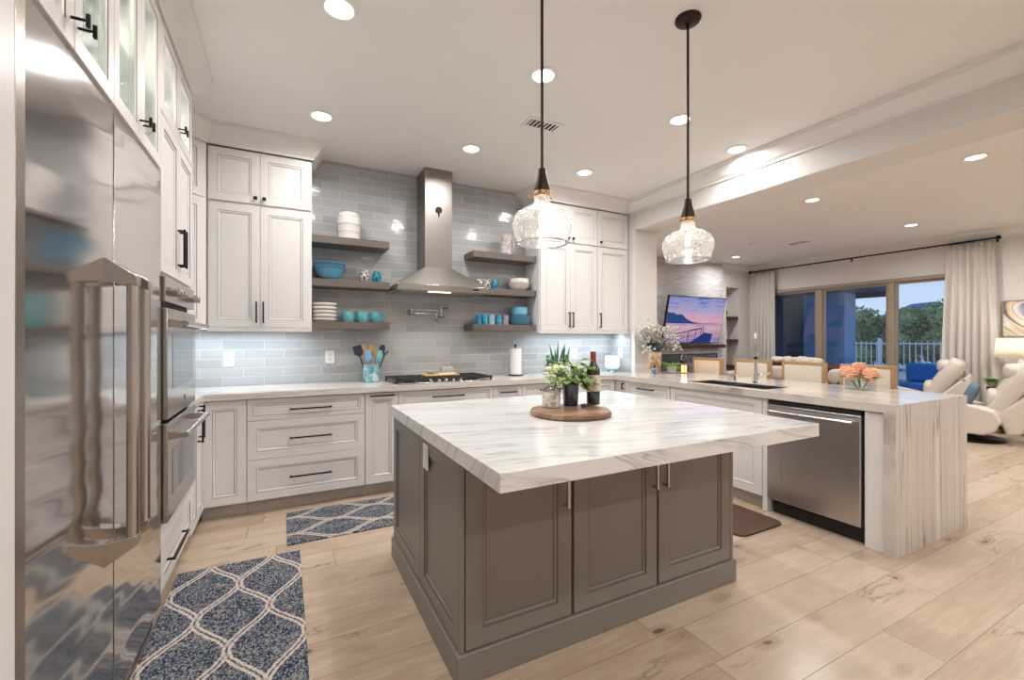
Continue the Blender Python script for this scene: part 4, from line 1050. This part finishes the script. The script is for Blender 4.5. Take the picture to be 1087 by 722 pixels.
bb.build('beads', 'matbrown', t)

# --- peninsula decor
t = thing('table_diffuser', 'glowing pale blue glass diffuser lamp on the counter corner', 'lamp', (3.50, 4.13, CT))
MB().lathe([(.05, 0), (.055, .004), (.05, .022), (.03, .03), (0, .03)], n=32).build('base', 'nickel', t)
MB().lathe([(.045, .03), (.075, .045), (.086, .07), (.086, .185), (.084, .187), (0, .187)], n=40).build('shade', 'diffuser', t)
t = thing('flower_vase', 'marbled wooden vase with dried white and slate flowers at the counter corner', 'vase', (3.80, 3.74, CT))
MB().lathe([(.062, 0), (.065, .005), (.068, .12), (.075, .245), (.070, .245), (.06, .02), (0, .02)], n=32).build('vase_body', 'bark_vase', t)
rnd = random.Random(9); st = MB(); w1 = MB(); w2 = MB()
for i in range(60):
    a = rnd.random()*6.28; sp_ = rnd.uniform(.05, .26); L = rnd.uniform(.34, .56)-sp_*.25
    tip = Vector((math.cos(a)*sp_, min(math.sin(a)*sp_*.9, .10), L)); st.tube([(0, 0, .2), (tip.x*.35, tip.y*.35, .32), tip], .0018, 5)
    if L > .10:
        for j in range(11):
            q = tip+Vector((rnd.gauss(0, .022), rnd.gauss(0, .022), rnd.gauss(0, .03)))
            for k in range(3): w1.leaf(q, (rnd.uniform(-1, 1), rnd.uniform(-1, 1), rnd.uniform(-.3, 1)), (0, 0, 1), .032, .020)
for i in range(40):
    a = rnd.random()*6.28; sp_ = rnd.uniform(.02, .13); q = Vector((math.cos(a)*sp_, math.sin(a)*sp_, .27+rnd.random()*.05))
    for k in range(8): w2.leaf(q, (rnd.uniform(-1, 1), rnd.uniform(-1, 1), rnd.uniform(-.3, 1)), (0, 0, 1), .05, .016)
st.build('stems', 'bark', t); w1.build('white_flowers', 'dryfl', t); w2.build('slate_flowers', 'slatefl', t)
t = thing('oil_bottle', 'small blue bottle with black cap in front of the vase', 'bottle', (3.69, 3.64, CT))
MB().lathe([(.018, 0), (.020, .004), (.020, .05), (.010, .062), (.009, .07), (0, .07)], n=20).build('bottle_body', 'bluebottle', t); MB().cyl((0, 0, .0705), .010, .03, 16).build('cap', 'black', t)
t = thing('potted_fern', 'small bright green plant in a grey cement pot beside the lantern', 'plant', (3.94, 3.63, CT))
MB().lathe([(.038, 0), (.05, .008), (.055, .05), (.052, .085), (.047, .085), (.04, .05), (0, .05)], n=28).build('pot', 'cement', t)
lf = MB(); rnd = random.Random(2)
for i in range(90):
    a = rnd.random()*6.28; e = rnd.uniform(-.15, 1.3); lf.leaf((math.cos(a)*.02, math.sin(a)*.02, .08), (math.cos(a), math.sin(a), e), (0, 0, 1), rnd.uniform(.06, .105), .012, bend=.45)
lf.build('fronds', 'springleaf', t, solid=.0006)
t = thing('candle_lantern', 'black metal lantern with a glowing candle and round wire handle', 'lantern', (4.09, 3.58, CT))
MB().lathe([(.060, 0), (.062, .008), (.05, .012), (0, .012)], n=28).build('base', 'brass', t)
MB().lathe([(.052, .118), (.058, .125), (.045, .15), (.02, .158), (0, .16)], n=28).build('top', 'black', t)
fr_ = MB()
for k in range(8):
    a = 2*PI*k/8; fr_.tube([(.054*math.cos(a), .054*math.sin(a), .01), (.054*math.cos(a), .054*math.sin(a), .125)], .003, 6)
for zz in (.045, .085): fr_.shell([(.054, zz-.002), (.057, zz), (.054, zz+.002)], n=28)
fr_.build('cage', 'black', t)
MB().cyl((0, 0, .013), .030, .075, 24).build('candle', 'candle', t)
MB().tube([(.05*math.cos(a), 0, .15+.075*math.sin(a)) for a in [PI*i/12 for i in range(13)]], .003, 6).build('wire_handle', 'nickel', t)
l = bpy.data.lights.new('candle_light', 'POINT'); l.energy = 2.2; l.color = (1, .45, .16); l.shadow_soft_size = .03
o = bpy.data.objects.new('candle_light', l); C.objects.link(o); o.parent = t; o.location = (0, 0, .103)
# roses
t = thing('rose_bouquet', 'coral rose bouquet in a low clear glass vase on the peninsula', 'bouquet', (4.02, 1.80, CT))
mb = MB(); mb.keepn = False
MB().box(-.075, -.075, .001, .075, .075, .008).box(-.075, -.075, .008, -.069, .075, .085).box(.069, -.075, .008, .075, .075, .085).box(-.069, -.075, .008, .069, -.069, .085).box(-.069, .069, .008, .069, .075, .085).build('glass_vase', 'glass', t)
st = MB(); lf = MB()
for i, (x, y, z_, r) in enumerate(((-.080, .03, .125, .052), (-.01, -.065, .118, .056), (.02, .02, .165, .050), (.085, -.03, .125, .048), (-.03, .085, .14, .045), (.075, .06, .14, .045))):
    st.tube([(x*.3, y*.3, .01), (x, y, z_-.02)], .004, 6)
    rose = MB(); vs = []; NN, MM = 44, 24
    for jj in range(MM+1):
        ph = PI*jj/MM
        for kk in range(NN):
            th = 2*PI*kk/NN; q = (ph*2.6+th/PI*1.0*(1 if i % 2 else -1)+i*.4); fr_ = q-math.floor(q)
            rr = r*1.08*(.76+.34*(1-fr_)**1.2*min(1, math.sin(ph)*1.6))*(1+.05*math.sin(5*th+jj*.7))
            vs.append((x+rr*math.sin(ph)*math.cos(th), y+rr*math.sin(ph)*math.sin(th), z_+rr*.95*math.cos(ph)))
    rose.add(vs, [(jj*NN+kk, jj*NN+(kk+1) % NN, (jj+1)*NN+(kk+1) % NN, (jj+1)*NN+kk) for jj in range(MM) for kk in range(NN)])
    rose.build('rose', 'peach', t, sharp=28)
for a in (0.2, 1.3, 2.6, 3.4, 4.4, 5.5): lf.leaf((.04*math.cos(a), .04*math.sin(a), .10), (math.cos(a), math.sin(a), .1), (0, 0, 1), .12, .055, bend=.15)
st.build('stems', 'greenleaf', t); lf.build('leaves', 'greenleaf', t, solid=.001)

# --- rugs
o = MB().box(-.525, 1.25, .0, .085, 3.008, .009).build('runner_rug', 'rug', None, bevel=.003, flat=True); tag(o, 'blue and cream trellis runner rug in front of the refrigerator', 'rug')
o = MB().box(.015, 3.115, .0, 1.75, 3.69, .009).build('runner_rug', 'rug2', None, bevel=.003, flat=True); tag(o, 'blue and cream trellis rug along the back counter behind the island', 'rug')
mb = MB(); pts = []
for cx, cy, a0 in ((3.07, 1.93, -90), (3.07, 2.75, 0), (2.73, 2.75, 90), (2.73, 1.93, 180)):
    for k in range(7): a = math.radians(a0+15*k); pts.append((cx+.07*math.cos(a), cy+.07*math.sin(a)))
mb.prism(pts, 'z', 0, .014); o = mb.build('floor_mat', 'matbrown', None, bevel=.005); tag(o, 'dark brown anti-fatigue mat on the floor before the sink', 'mat')

# ------------------------------------------------------------------ living room
# stools
def make_stool(loc, label):
    t = thing('counter_stool', label, 'stool', loc, 0, 'counter stools behind the peninsula')
    hw = .20; bk = MB()
    # back at +x side, seat toward -x ; origin on floor under seat centre
    bx0 = .20
    MB().box(-.22, -.22, .60, .20, .22, .68).build('seat', 'cream', t, bevel=.025, seg=3)
    MB().box(-.225, -.225, .55, .215, .225, .60).build('seat_frame', 'oak', t, bevel=.004)
    MB().box(bx0, -hw, .78, bx0+.045, -hw+.028, 1.085).box(bx0, hw-.028, .78, bx0+.045, hw, 1.085).box(bx0, -hw+.028, 1.055, bx0+.045, hw-.028, 1.085).box(bx0, -hw+.028, .78, bx0+.045, hw-.028, .81).build('back_frame', 'oak', t, bevel=.004)
    MB().box(bx0-.006, -hw+.028, .81, bx0+.04, hw-.028, 1.055).build('back_cushion', 'cream', t, bevel=.006)
    for y in (-.17, .17):
        MB().obox((bx0+.022, y, .56), (bx0+.022, y, .79), .03, .03).build('back_support', 'oak', t)
    for x in (-.19, .18):
        for y in (-.19, .19): MB().obox((x, y, .56), (x*1.12, y*1.1, 0), .038, .038).build('leg', 'oak', t, bevel=.003)
    MB().obox((-.20, -.20, .22), (-.20, .20, .22), .025, .025).obox((-.20, -.20, .30), (.19, -.20, .30), .02, .02).obox((-.20, .20, .30), (.19, .20, .30), .02, .02).build('footrest', 'oak', t)
    return t
lbs = ['cream upholstered oak counter stool nearest the fireplace', 'cream upholstered oak counter stool behind the faucet', 'cream upholstered oak counter stool right of the faucet', 'cream upholstered oak counter stool behind the roses']
s0 = make_stool((4.22, 3.54, 0), lbs[0])
for y, lb in zip((2.98, 2.46, 1.94), lbs[1:]): dup(s0, (4.22, y, 0), lb)

# fireplace, tv
MY = YL-.09
t = thing('television', 'wide flat television showing a lake sunset with a pier, tilted above the mantel', 'television', (7.185, 6.10, 1.215))
TW, TH = 1.60, .93
til = math.radians(-11)
tv = MB().box(-TW/2, 0, 0, TW/2, .045, TH).build('bezel', 'black', t, bevel=.004); tv.rotation_euler = (-til, 0, 0)
tv.rotation_euler = (math.radians(11), 0, 0)
scr = MB().box(-TW/2+.015, -.004, .02, TW/2-.015, -.001, TH-.015).build('screen', 'screen', tv, flat=True)
pic = MB()
w2_, y_ = TW/2-.015, -.0045
mt = [(-w2_, .40), (-w2_, .62), (-.72, .60), (-.62, .60), (-.52, .565), (-.45, .58), (-.36, .56), (-.28, .50), (-.18, .46), (-.05, .43), (.1, .41), (.3, .405), (w2_, .40)]
vs = [(x, y_, z_) for x, z_ in mt]; pic.add(vs, [tuple(range(len(vs)))])
m1 = pic.build('picture_mountain', 'scr_mtn', tv, flat=True)
pic = MB(); y_ = -.006
def bar(a, b, wd): pic.obox((a[0], y_, a[1]), (b[0], y_, b[1]), .001, wd)
bar((-w2_, .13), (-.12, .26), .014); bar((-.12, .26), (.20, .31), .024); bar((-w2_, .05), (-.15, .14), .008); bar((-.15, .14), (.16, .22), .008)
for x, z0, z1 in ((-.42, .025, .20), (-.15, .025, .26), (.05, .10, .29), (.20, .12, .33), (.26, .15, .35)): bar((x, z0), (x, z1), .022)
pic.build('picture_pier', 'scr_dock', tv, flat=True)
pic = MB(); pic.add([(-.08, -.0055, .022), (.52, -.0055, .022), (.55, -.0055, .20), (.30, -.0055, .22), (.22, -.0055, .17)], [(0, 1, 2, 3, 4)]); pic.build('picture_deck', 'scr_blue', tv, flat=True)
MB().box(-.15, .03, .25, .15, .16, .60).build('wall_bracket', 'black', t)
o = MB().box(6.25, MY-.16, 1.12, 8.25, MY, 1.19).build('mantel_shelf', 'mantel', None, bevel=.006); tag(o, 'rough dark wood mantel beam under the television', 'shelf')
t = thing('fireplace', 'long black linear fireplace set into pale stone below the mantel', 'fireplace', (7.2, MY, 0))
MB().box(-.95, -.012, .60, .95, -.0005, .98).build('firebox', 'ovenglass', t)
MB().box(-.97, -.02, .98, .97, -.0005, 1.0).box(-.97, -.02, .58, .97, -.0005, .60).box(-.97, -.02, .60, -.95, -.0005, .98).box(.95, -.02, .60, .97, -.0005, .98).build('surround', 'black', t, bevel=.002)
# niche shelves with decor
for z_, nm in ((1.80, 'upper'), (1.30, 'lower'), (.72, 'lowest')):
    o = MB().box(8.602, YL+.0, z_-.07, 9.0, YL+.278, z_).build('niche_shelf', 'mantel', None, bevel=.004); tag(o, f'{nm} dark wood shelf in the white niche beside the television', 'shelf')
t = thing('decor_vase', 'small dark round ornament on the upper niche shelf', 'ornament', (8.68, YL+.1, 1.80))
MB().lathe([(.03, 0), (.06, .05), (.055, .12), (.02, .17), (.025, .19), (0, .19)]).build('ornament_body', 'darkleaf', t); MB().cyl((0, 0, .191), .028, .01, 16).build('lip', 'brass', t)
t = thing('picture_frame', 'small white angular ornament on the lower niche shelf', 'ornament', (8.72, YL+.12, 1.30))
MB().prism([(-.05, 0), (.06, 0), (.03, .2), (-.02, .24)], 'y', -.02, .02).build('ornament_body', 'porcelain', t, bevel=.004); MB().box(-.06, -.03, -.0, .07, .03, .004).build('foot', 'oak', t)
t = thing('candlestick', 'slim dark candlestick on the lowest niche shelf', 'candlestick', (8.66, YL+.08, .72))
MB().lathe([(.035, 0), (.03, .01), (.008, .02), (.008, .3), (.02, .32), (0, .33)]).build('stick', 'black', t); MB().cyl((0, 0, .331), .012, .1, 12).build('candle', 'bag_red', t)

# curtains
RX = XR-.11
def curtain(y0, y1, label, folds, flare):
    mb = MB(); ny, nz = folds*10, 26; vs = []
    for j in range(nz+1):
        z_ = .012+(2.765-.012)*j/nz; q = 1-j/nz
        for i in range(ny+1):
            u = i/ny; amp = .022+.022*q
            y = y0+(y1-y0)*u+flare*(u-.5)*q+.012*math.sin(u*folds*PI*2+j*.2)*q
            x = RX+amp*math.sin(u*folds*2*PI+.5*math.sin(j*.17+u*9))+.008*math.sin(u*31+j*.3)
            vs.append((x, y, z_))
    fs = [(j*(ny+1)+i, j*(ny+1)+i+1, (j+1)*(ny+1)+i+1, (j+1)*(ny+1)+i) for j in range(nz) for i in range(ny)]
    o = mb.add(vs, fs).build('curtain', 'curtain', None, solid=.003, sharp=180); return tag(o, label, 'curtain')
curtain(5.74, 6.19, 'ivory pleated curtain at the left end of the rod', 6, .03)
curtain(2.47, 3.00, 'ivory pleated curtain at the right end of the rod near the lamp', 7, .16)
t = thing('curtain_rod', 'long black curtain rod above the sliding glass doors', 'curtain rod', (RX, 0, 2.795))
MB().tube([(0, 2.44, 0), (0, 6.28, 0)], .013, 14).build('rod', 'rod', t)
for y in (2.43, 6.29): MB().blob((0, y, 0), .032, .034, .032).build('finial', 'rod', t)
for y in (2.465, 4.35, 6.24): MB().tube([(0, y, 0), (.11, y, 0)], .007, 10).box(.10, y-.012, -.05, .11, y+.012, .03).build('bracket', 'rod', t)
# art
t = thing('wall_art', 'framed abstract agate painting in navy, gold and white on the right wall', 'painting', (XR, 1.80, 1.60))
MB().box(-.03, -.60, -.25, -.002, .60, .25).build('canvas', 'agate', t)
MB().box(-.035, -.615, -.265, -.001, -.601, .265).box(-.035, .601, -.265, -.001, .615, .265).box(-.035, -.601, .251, -.001, .601, .265).box(-.035, -.601, -.265, -.001, .601, -.251).build('frame', 'taupeframe', t)
# console + lamp
t = thing('side_table', 'dark wood side table carrying the lit lamp behind the recliner', 'table', (8.95, 2.10, 0))
MB().box(-.22, -.5, .60, .22, .30, .64).build('table_top', 'mantel', t, bevel=.004)
for x in (-.19, .19):
    for y in (-.46, .26): MB().box(x-.02, y-.02, 0, x+.02, y+.02, .60).build('leg', 'mantel', t)
MB().box(-.20, -.47, .10, .20, .27, .13).build('lower_shelf', 'mantel', t)
t = thing('table_lamp', 'lit table lamp with a wide linen drum shade by the curtain', 'lamp', (8.95, 2.13, .64))
MB().lathe([(.07, 0), (.07, .02), (.025, .04), (.06, .12), (.08, .2), (.05, .30), (.02, .36), (.012, .42), (0, .42)], n=32).build('base', 'porcelain', t)
MB().shell([(.245, .40), (.225, .68)], n=48).build('lamp_shade', 'shade', t, solid=.003)
MB().blob((0, 0, .50), .03, .03, .04).build('bulb', 'bulb', t)
l = bpy.data.lights.new('lamp_glow', 'POINT'); l.energy = 5; l.color = (1, .88, .74); l.shadow_soft_size = .05
o = bpy.data.objects.new('lamp_glow', l); C.objects.link(o); o.parent = t; o.location = (0, 0, .57)
t = thing('potted_fern', 'small leafy plant in a pot on the side table beneath the lamp', 'plant', (8.80, 2.36, .64))
MB().lathe([(.04, 0), (.055, .07), (.05, .07), (0, .06)]).build('pot', 'cement', t)
lf = MB(); rnd = random.Random(12)
for i in range(70):
    a = rnd.random()*6.28; lf.leaf((0, 0, .06), (math.cos(a), math.sin(a), rnd.uniform(.0, 1.5)), (0, 0, 1), rnd.uniform(.07, .13), .03, bend=.4)
lf.build('leaves', 'greenleaf', t, solid=.001)
# recliners
def recliner(loc, rz, label, full=True):
    t = thing('recliner', label, 'armchair', loc, rz)
    # local: faces -x, arms at +-y
    MB().lathe([(.30, 0), (.31, .015), (.28, .035), (.05, .05), (.04, .12), (0, .12)], n=36).build('swivel_base', 'black', t)
    MB().blob((-.02, 0, .34), .36, .26, .12, 5).build('seat', 'leather', t)
    for s in (-1, 1):
        mb = MB(); pr = [(-.40, .14), (-.44, .22), (-.44, .42), (-.40, .50), (-.30, .535), (.02, .47), (.20, .42), (.26, .30), (.20, .16), (.10, .11), (-.30, .11)]
        mb.prism(pr, 'y', s*.30-.055, s*.30+.055); mb.build('arm', 'leather', t, bevel=.03, seg=4)
    bk = MB(); sec = []
    for i, (x, z_, th, wd) in enumerate(((.16, .30, .09, .24), (.24, .48, .10, .245), (.33, .66, .11, .25), (.42, .82, .11, .25), (.48, .93, .10, .245), (.50, 1.0, .07, .22))):
        ring = []
        for k in range(20):
            a = 2*PI*k/20; cx = math.copysign(abs(math.cos(a))**.6, math.cos(a)); sy = math.copysign(abs(math.sin(a))**.6, math.sin(a))
            ring.append((x+th*cx*.95, wd*sy, z_-th*cx*.45))
        sec.append(ring)
    vs = [p for r in sec for p in r]; fs = [(j*20+k, j*20+(k+1) % 20, (j+1)*20+(k+1) % 20, (j+1)*20+k) for j in range(len(sec)-1) for k in range(20)]+[tuple(range(20))[::-1], tuple((len(sec)-1)*20+k for k in range(20))]
    bk.add(vs, fs).build('backrest', 'leather', t, sharp=180)
    MB().blob((.36, 0, .90), .095, .23, .10, 3, jit=.05).build('headrest', 'leather', t)
    MB().blob((.20, 0, .55), .085, .22, .13, 3, jit=.05).build('lumbar_cushion', 'leather', t)
    MB().prism([(.18, .42), (.30, .46), (.62, .80), (.64, .62), (.42, .14), (.30, .12)], 'y', -.24, .24).build('back_shell', 'leather', t, bevel=.03, seg=3)
    return t
recliner((8.0, 2.33, 0), math.radians(-75), 'cream leather reclining swivel chair on a black disc base, nearest the waterfall end')
recliner((8.80, 3.22, 0), math.radians(-78), 'cream leather recliner farther back, half hidden by the counter')
t = thing('throw_pillow', 'slate blue pillow resting on the near cream recliner', 'pillow', (8.0, 2.39, .46), math.radians(-75))
MB().blob((.0, 0, .14), .06, .17, .15, 3).xf(Matrix.Rotation(.35, 4, 'Y')).build('cushion', 'tealfab', t); MB().blob((-.02, .0, .30), .02, .02, .012).build('tuft', 'tealfab', t)
# sofa (brown leather) seen over the counter
t = thing('leather_sofa', 'dark brown leather sofa between the stools and the windows', 'sofa', (7.95, 4.33, 0), 0)
MB().box(-.45, -.80, .10, .35, .80, .42).build('base', 'brownleather', t, bevel=.04, seg=3)
MB().box(.20, -.80, .40, .45, .80, .88).build('backrest', 'brownleather', t, bevel=.07, seg=4)
for s in (-1, 1): MB().box(-.45, s*.73-.11, .12, .36, s*.73+.11, .66).build('arm', 'brownleather', t, bevel=.06, seg=4)
for s in (-.31, .31): MB().box(-.43, s-.30, .42, .20, s+.30, .55).build('seat_cushion', 'brownleather', t, bevel=.04, seg=3)
for x in (-.38, .38):
    for y in (-.72, .72): MB().box(x-.03, y-.03, 0, x+.03, y+.03, .1).build('foot', 'mantel', t)
tw = MB()
for i in range(20): tw.blob((8.30+random.uniform(-.06, .06), 4.34+i*.040, .915+random.uniform(-.015, .015)), .13, .06, .055, 2, 14, 8, jit=.3)
o = tw.build('throw_blanket', 'cream', None); tag(o, 'fluffy cream throw draped over the back of the brown sofa', 'blanket')
for x, y, z_, m, lb, rz in ((7.95, 4.85, .56, 'cream', 'cream patterned pillow on the brown sofa, left of the roses', .3), (7.95, 3.84, .56, 'cream', 'plain cream pillow on the brown sofa, right of the roses', -.2)):
    t = thing('throw_pillow', lb, 'pillow', (x, y, z_), rz)
    MB().blob((0, 0, .13), .08, .19, .13, 3.2).build('cushion', m, t); MB().blob((0, .205, .02), .02, .012, .02).build('corner_tassel', m, t)
# white sofa left with blue patterned pillow
t = thing('armchair', 'white slipcovered armchair beyond the faucet by the left curtain', 'armchair', (8.5, 5.66, 0), 0)
MB().box(-.4, -.42, 0, .4, .42, .42).build('base', 'leather', t, bevel=.04, seg=3)
MB().box(.15, -.42, .40, .40, .42, .86).build('backrest', 'leather', t, bevel=.08, seg=4)
for s in (-1, 1): MB().box(-.4, s*.36-.08, .3, .35, s*.36+.08, .64).build('arm', 'leather', t, bevel=.05, seg=4)
t = thing('throw_pillow', 'blue and white patterned pillow on the white armchair', 'pillow', (8.3, 5.50, .435), .2)
MB().blob((0, 0, .19), .08, .2, .18, 3.2).build('cushion', 'bluefab', t); MB().blob((-.085, 0, .19), .01, .06, .06).build('white_motif', 'porcelain', t)
# grey pillows at fireplace
t = thing('lounge_chair', 'grey lounge chair in front of the fireplace', 'armchair', (6.45, 5.35, 0), 0)
MB().box(-.38, -.35, .10, .38, .35, .42).build('seat', 'grayfab', t, bevel=.05, seg=3); MB().box(-.38, .20, .40, .38, .36, .80).build('backrest', 'grayfab', t, bevel=.06, seg=3)
for x in (-.32, .32):
    for y in (-.28, .28): MB().box(x-.025, y-.025, 0, x+.025, y+.025, .1).build('leg', 'mantel', t)
for x, rz, lb, m in ((6.28, .0, 'dark grey pillow on the lounge chair, left one', 'grayfab'), (6.62, .3, 'pale grey pillow leaning on the lounge chair, right one', 'cement')):
    t = thing('throw_pillow', lb, 'pillow', (x, 5.42, .44), rz+PI/2)
    q = MB().blob((0, 0, .22), .07, .22, .22, 3.2).xf(Matrix.Rotation(.35 if rz else -.1, 4, 'X')).build('cushion', m, t); MB().blob((0, .15, .03), .01, .01, .01).build('zip_pull', 'black', t)

# ------------------------------------------------------------------ outside
EX = XR+.15
o = MB().box(EX+.01, -6, -.12, 19.0, 16, -.03).build('floor_patio', 'patio', None, flat=True); struct(o)
o = MB().box(19.0, -12, -.5, 60, 40, -.12).build('floor_yard', 'patio', None, flat=True); struct(o)
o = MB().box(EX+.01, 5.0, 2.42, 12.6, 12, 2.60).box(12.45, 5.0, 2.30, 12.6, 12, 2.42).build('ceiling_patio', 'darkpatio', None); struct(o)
o = MB().box(EX+.01, 8.4, -.03, 12.4, 8.6, 2.42).box(12.0, 6.6, -.03, 12.4, 8.39, 2.41).box(11.9, 5.66, -.03, 12.4, 6.59, 2.41, 1).build('wall_patio', ['dim_wall', 'stucco'], None, flat=True); struct(o)
# fence
t = thing('pool_fence', 'pale metal picket fence beyond the patio', 'fence', (19.2, 0, -.03))
f = MB()
for z_ in (.12, 1.15): f.box(-.02, -3, z_, .02, 16, z_+.04)
f.build('rails', 'fence', t)
f = MB(); y = -2.95
while y < 16: f.box(-.01, y, .05, .01, y+.025, 1.25); y += .16
o = f.build('pickets', 'fence', t); o['kind'] = 'stuff'
for y in (-2, 0.5, 3.0, 5.5, 8.0, 10.5, 13.0): MB().box(-.05, y-.05, 0, .05, y+.05, 1.35).build('post', 'fence', t)
# pool water
o = MB().box(13.6, 1.0, -.029, 18.0, 8.0, -.024).build('pool_water', 'pool', None, flat=True); tag(o, 'strip of blue-grey pool water beyond the patio', 'pool')
# patio chairs
t = thing('patio_chair', 'bright blue cushioned patio chair outside the right glass panel', 'chair', (11.4, 4.02, -.03), 0)
MB().box(-.3, -.34, .30, .3, .34, .45).build('seat_cushion', 'bluefab', t, bevel=.04, seg=3); MB().box(.16, -.30, .45, .32, .36, .84).build('back_cushion', 'bluefab', t, bevel=.06, seg=3)
for x in (-.27, .27):
    for y in (-.32, .32): MB().box(x-.02, y-.02, 0, x+.02, y+.02, .3).build('leg', 'black', t)
t = thing('patio_umbrella', 'closed white patio umbrella standing by the fence', 'umbrella', (17.2, 8.3, -.03))
MB().cyl((0, 0, .06), .025, 2.1, 10).build('pole', 'fence', t); MB().lathe([(.05, 1.0), (.14, 1.05), (.10, 1.6), (.03, 2.2), (0, 2.25)], n=16).build('canopy', 'towel', t); MB().lathe([(.25, 0), (.25, .05), (0, .06)]).build('base', 'cement', t)
# trees
rnd = random.Random(21)
def tree(x, y, h_, r, m, label, n=5200, ls=.15):
    t = thing('tree', label, 'tree', (x, y, -.12), 0, 'trees beyond the fence')
    MB().tube([(0, 0, 0), (.1, 0, h_*.35), (0, .1, h_*.6)], [.14, .11, .06], 8).build('trunk', 'bark', t)
    lf = MB(); cl = [(rnd.uniform(-r*.6, r*.6), rnd.uniform(-r*.7, r*.7), h_*rnd.uniform(.25, .88), r*rnd.uniform(.28, .5)) for _ in range(22)]
    for i in range(n):
        c = cl[rnd.randrange(len(cl))]; v = Vector((rnd.gauss(0, 1), rnd.gauss(0, 1), rnd.gauss(0, 1))).normalized()*c[3]*rnd.uniform(.75, 1.05)
        lf.leaf((c[0]+v.x, c[1]+v.y, c[2]+v.z), v+Vector((0, 0, rnd.uniform(-1, 1)*r*.3)), (rnd.uniform(-1, 1), rnd.uniform(-1, 1), 1), ls*rnd.uniform(.7, 1.3), ls*.7)
    for c in cl: lf.blob(c[:3], c[3]*.70, c[3]*.70, c[3]*.68, 2, 10, 7, jit=.5)
    lf.build('foliage', m, t, sharp=180)
for a in ((24, 2.0, 3.1, 1.3, 'fol_dark', 'dark green tree beyond the fence, behind the right curtain'), (24.8, 4.4, 3.0, 1.3, 'fol_dark', 'dark green tree beyond the fence at the right of the right pane'),
          (20.9, 5.3, 3.5, 1.2, 'fol_light', 'bright light green tree in front of the dark trees'), (24.4, 6.9, 3.0, 1.3, 'fol_dark', 'dark green tree beyond the fence, left of the light green tree'),
          (24.8, 9.2, 2.9, 1.3, 'fol_dark', 'dark green tree beyond the fence, right of the window mullion'), (24.2, 11.4, 2.9, 1.3, 'fol_dark', 'dark green tree beyond the fence behind the window mullion'),
          (24.8, 13.6, 3.1, 1.3, 'fol_dark', 'dark green tree beyond the fence in the middle pane'), (24.4, 15.9, 3.3, 1.3, 'fol_dark', 'dark green tree at the left of the middle pane'),
          (14.5, 8.6, 2.1, .6, 'fol_dark', 'dark shrub tree beside the blue patio wall')): tree(*a)
# mountain
mb = MB(); vs = []; N = 40
for i in range(N+1):
    u = i/N; y = -60+u*220; hh = 5+7.5*math.exp(-((y-58)/11)**2)+2*math.exp(-((y-100)/30)**2)+.8*math.sin(u*31)
    vs += [(150, y, -1), (165, y, hh), (200, y, -1)]
fs = []
for i in range(N): fs += [(i*3, i*3+3, i*3+4, i*3+1), (i*3+1, i*3+4, i*3+5, i*3+2)]
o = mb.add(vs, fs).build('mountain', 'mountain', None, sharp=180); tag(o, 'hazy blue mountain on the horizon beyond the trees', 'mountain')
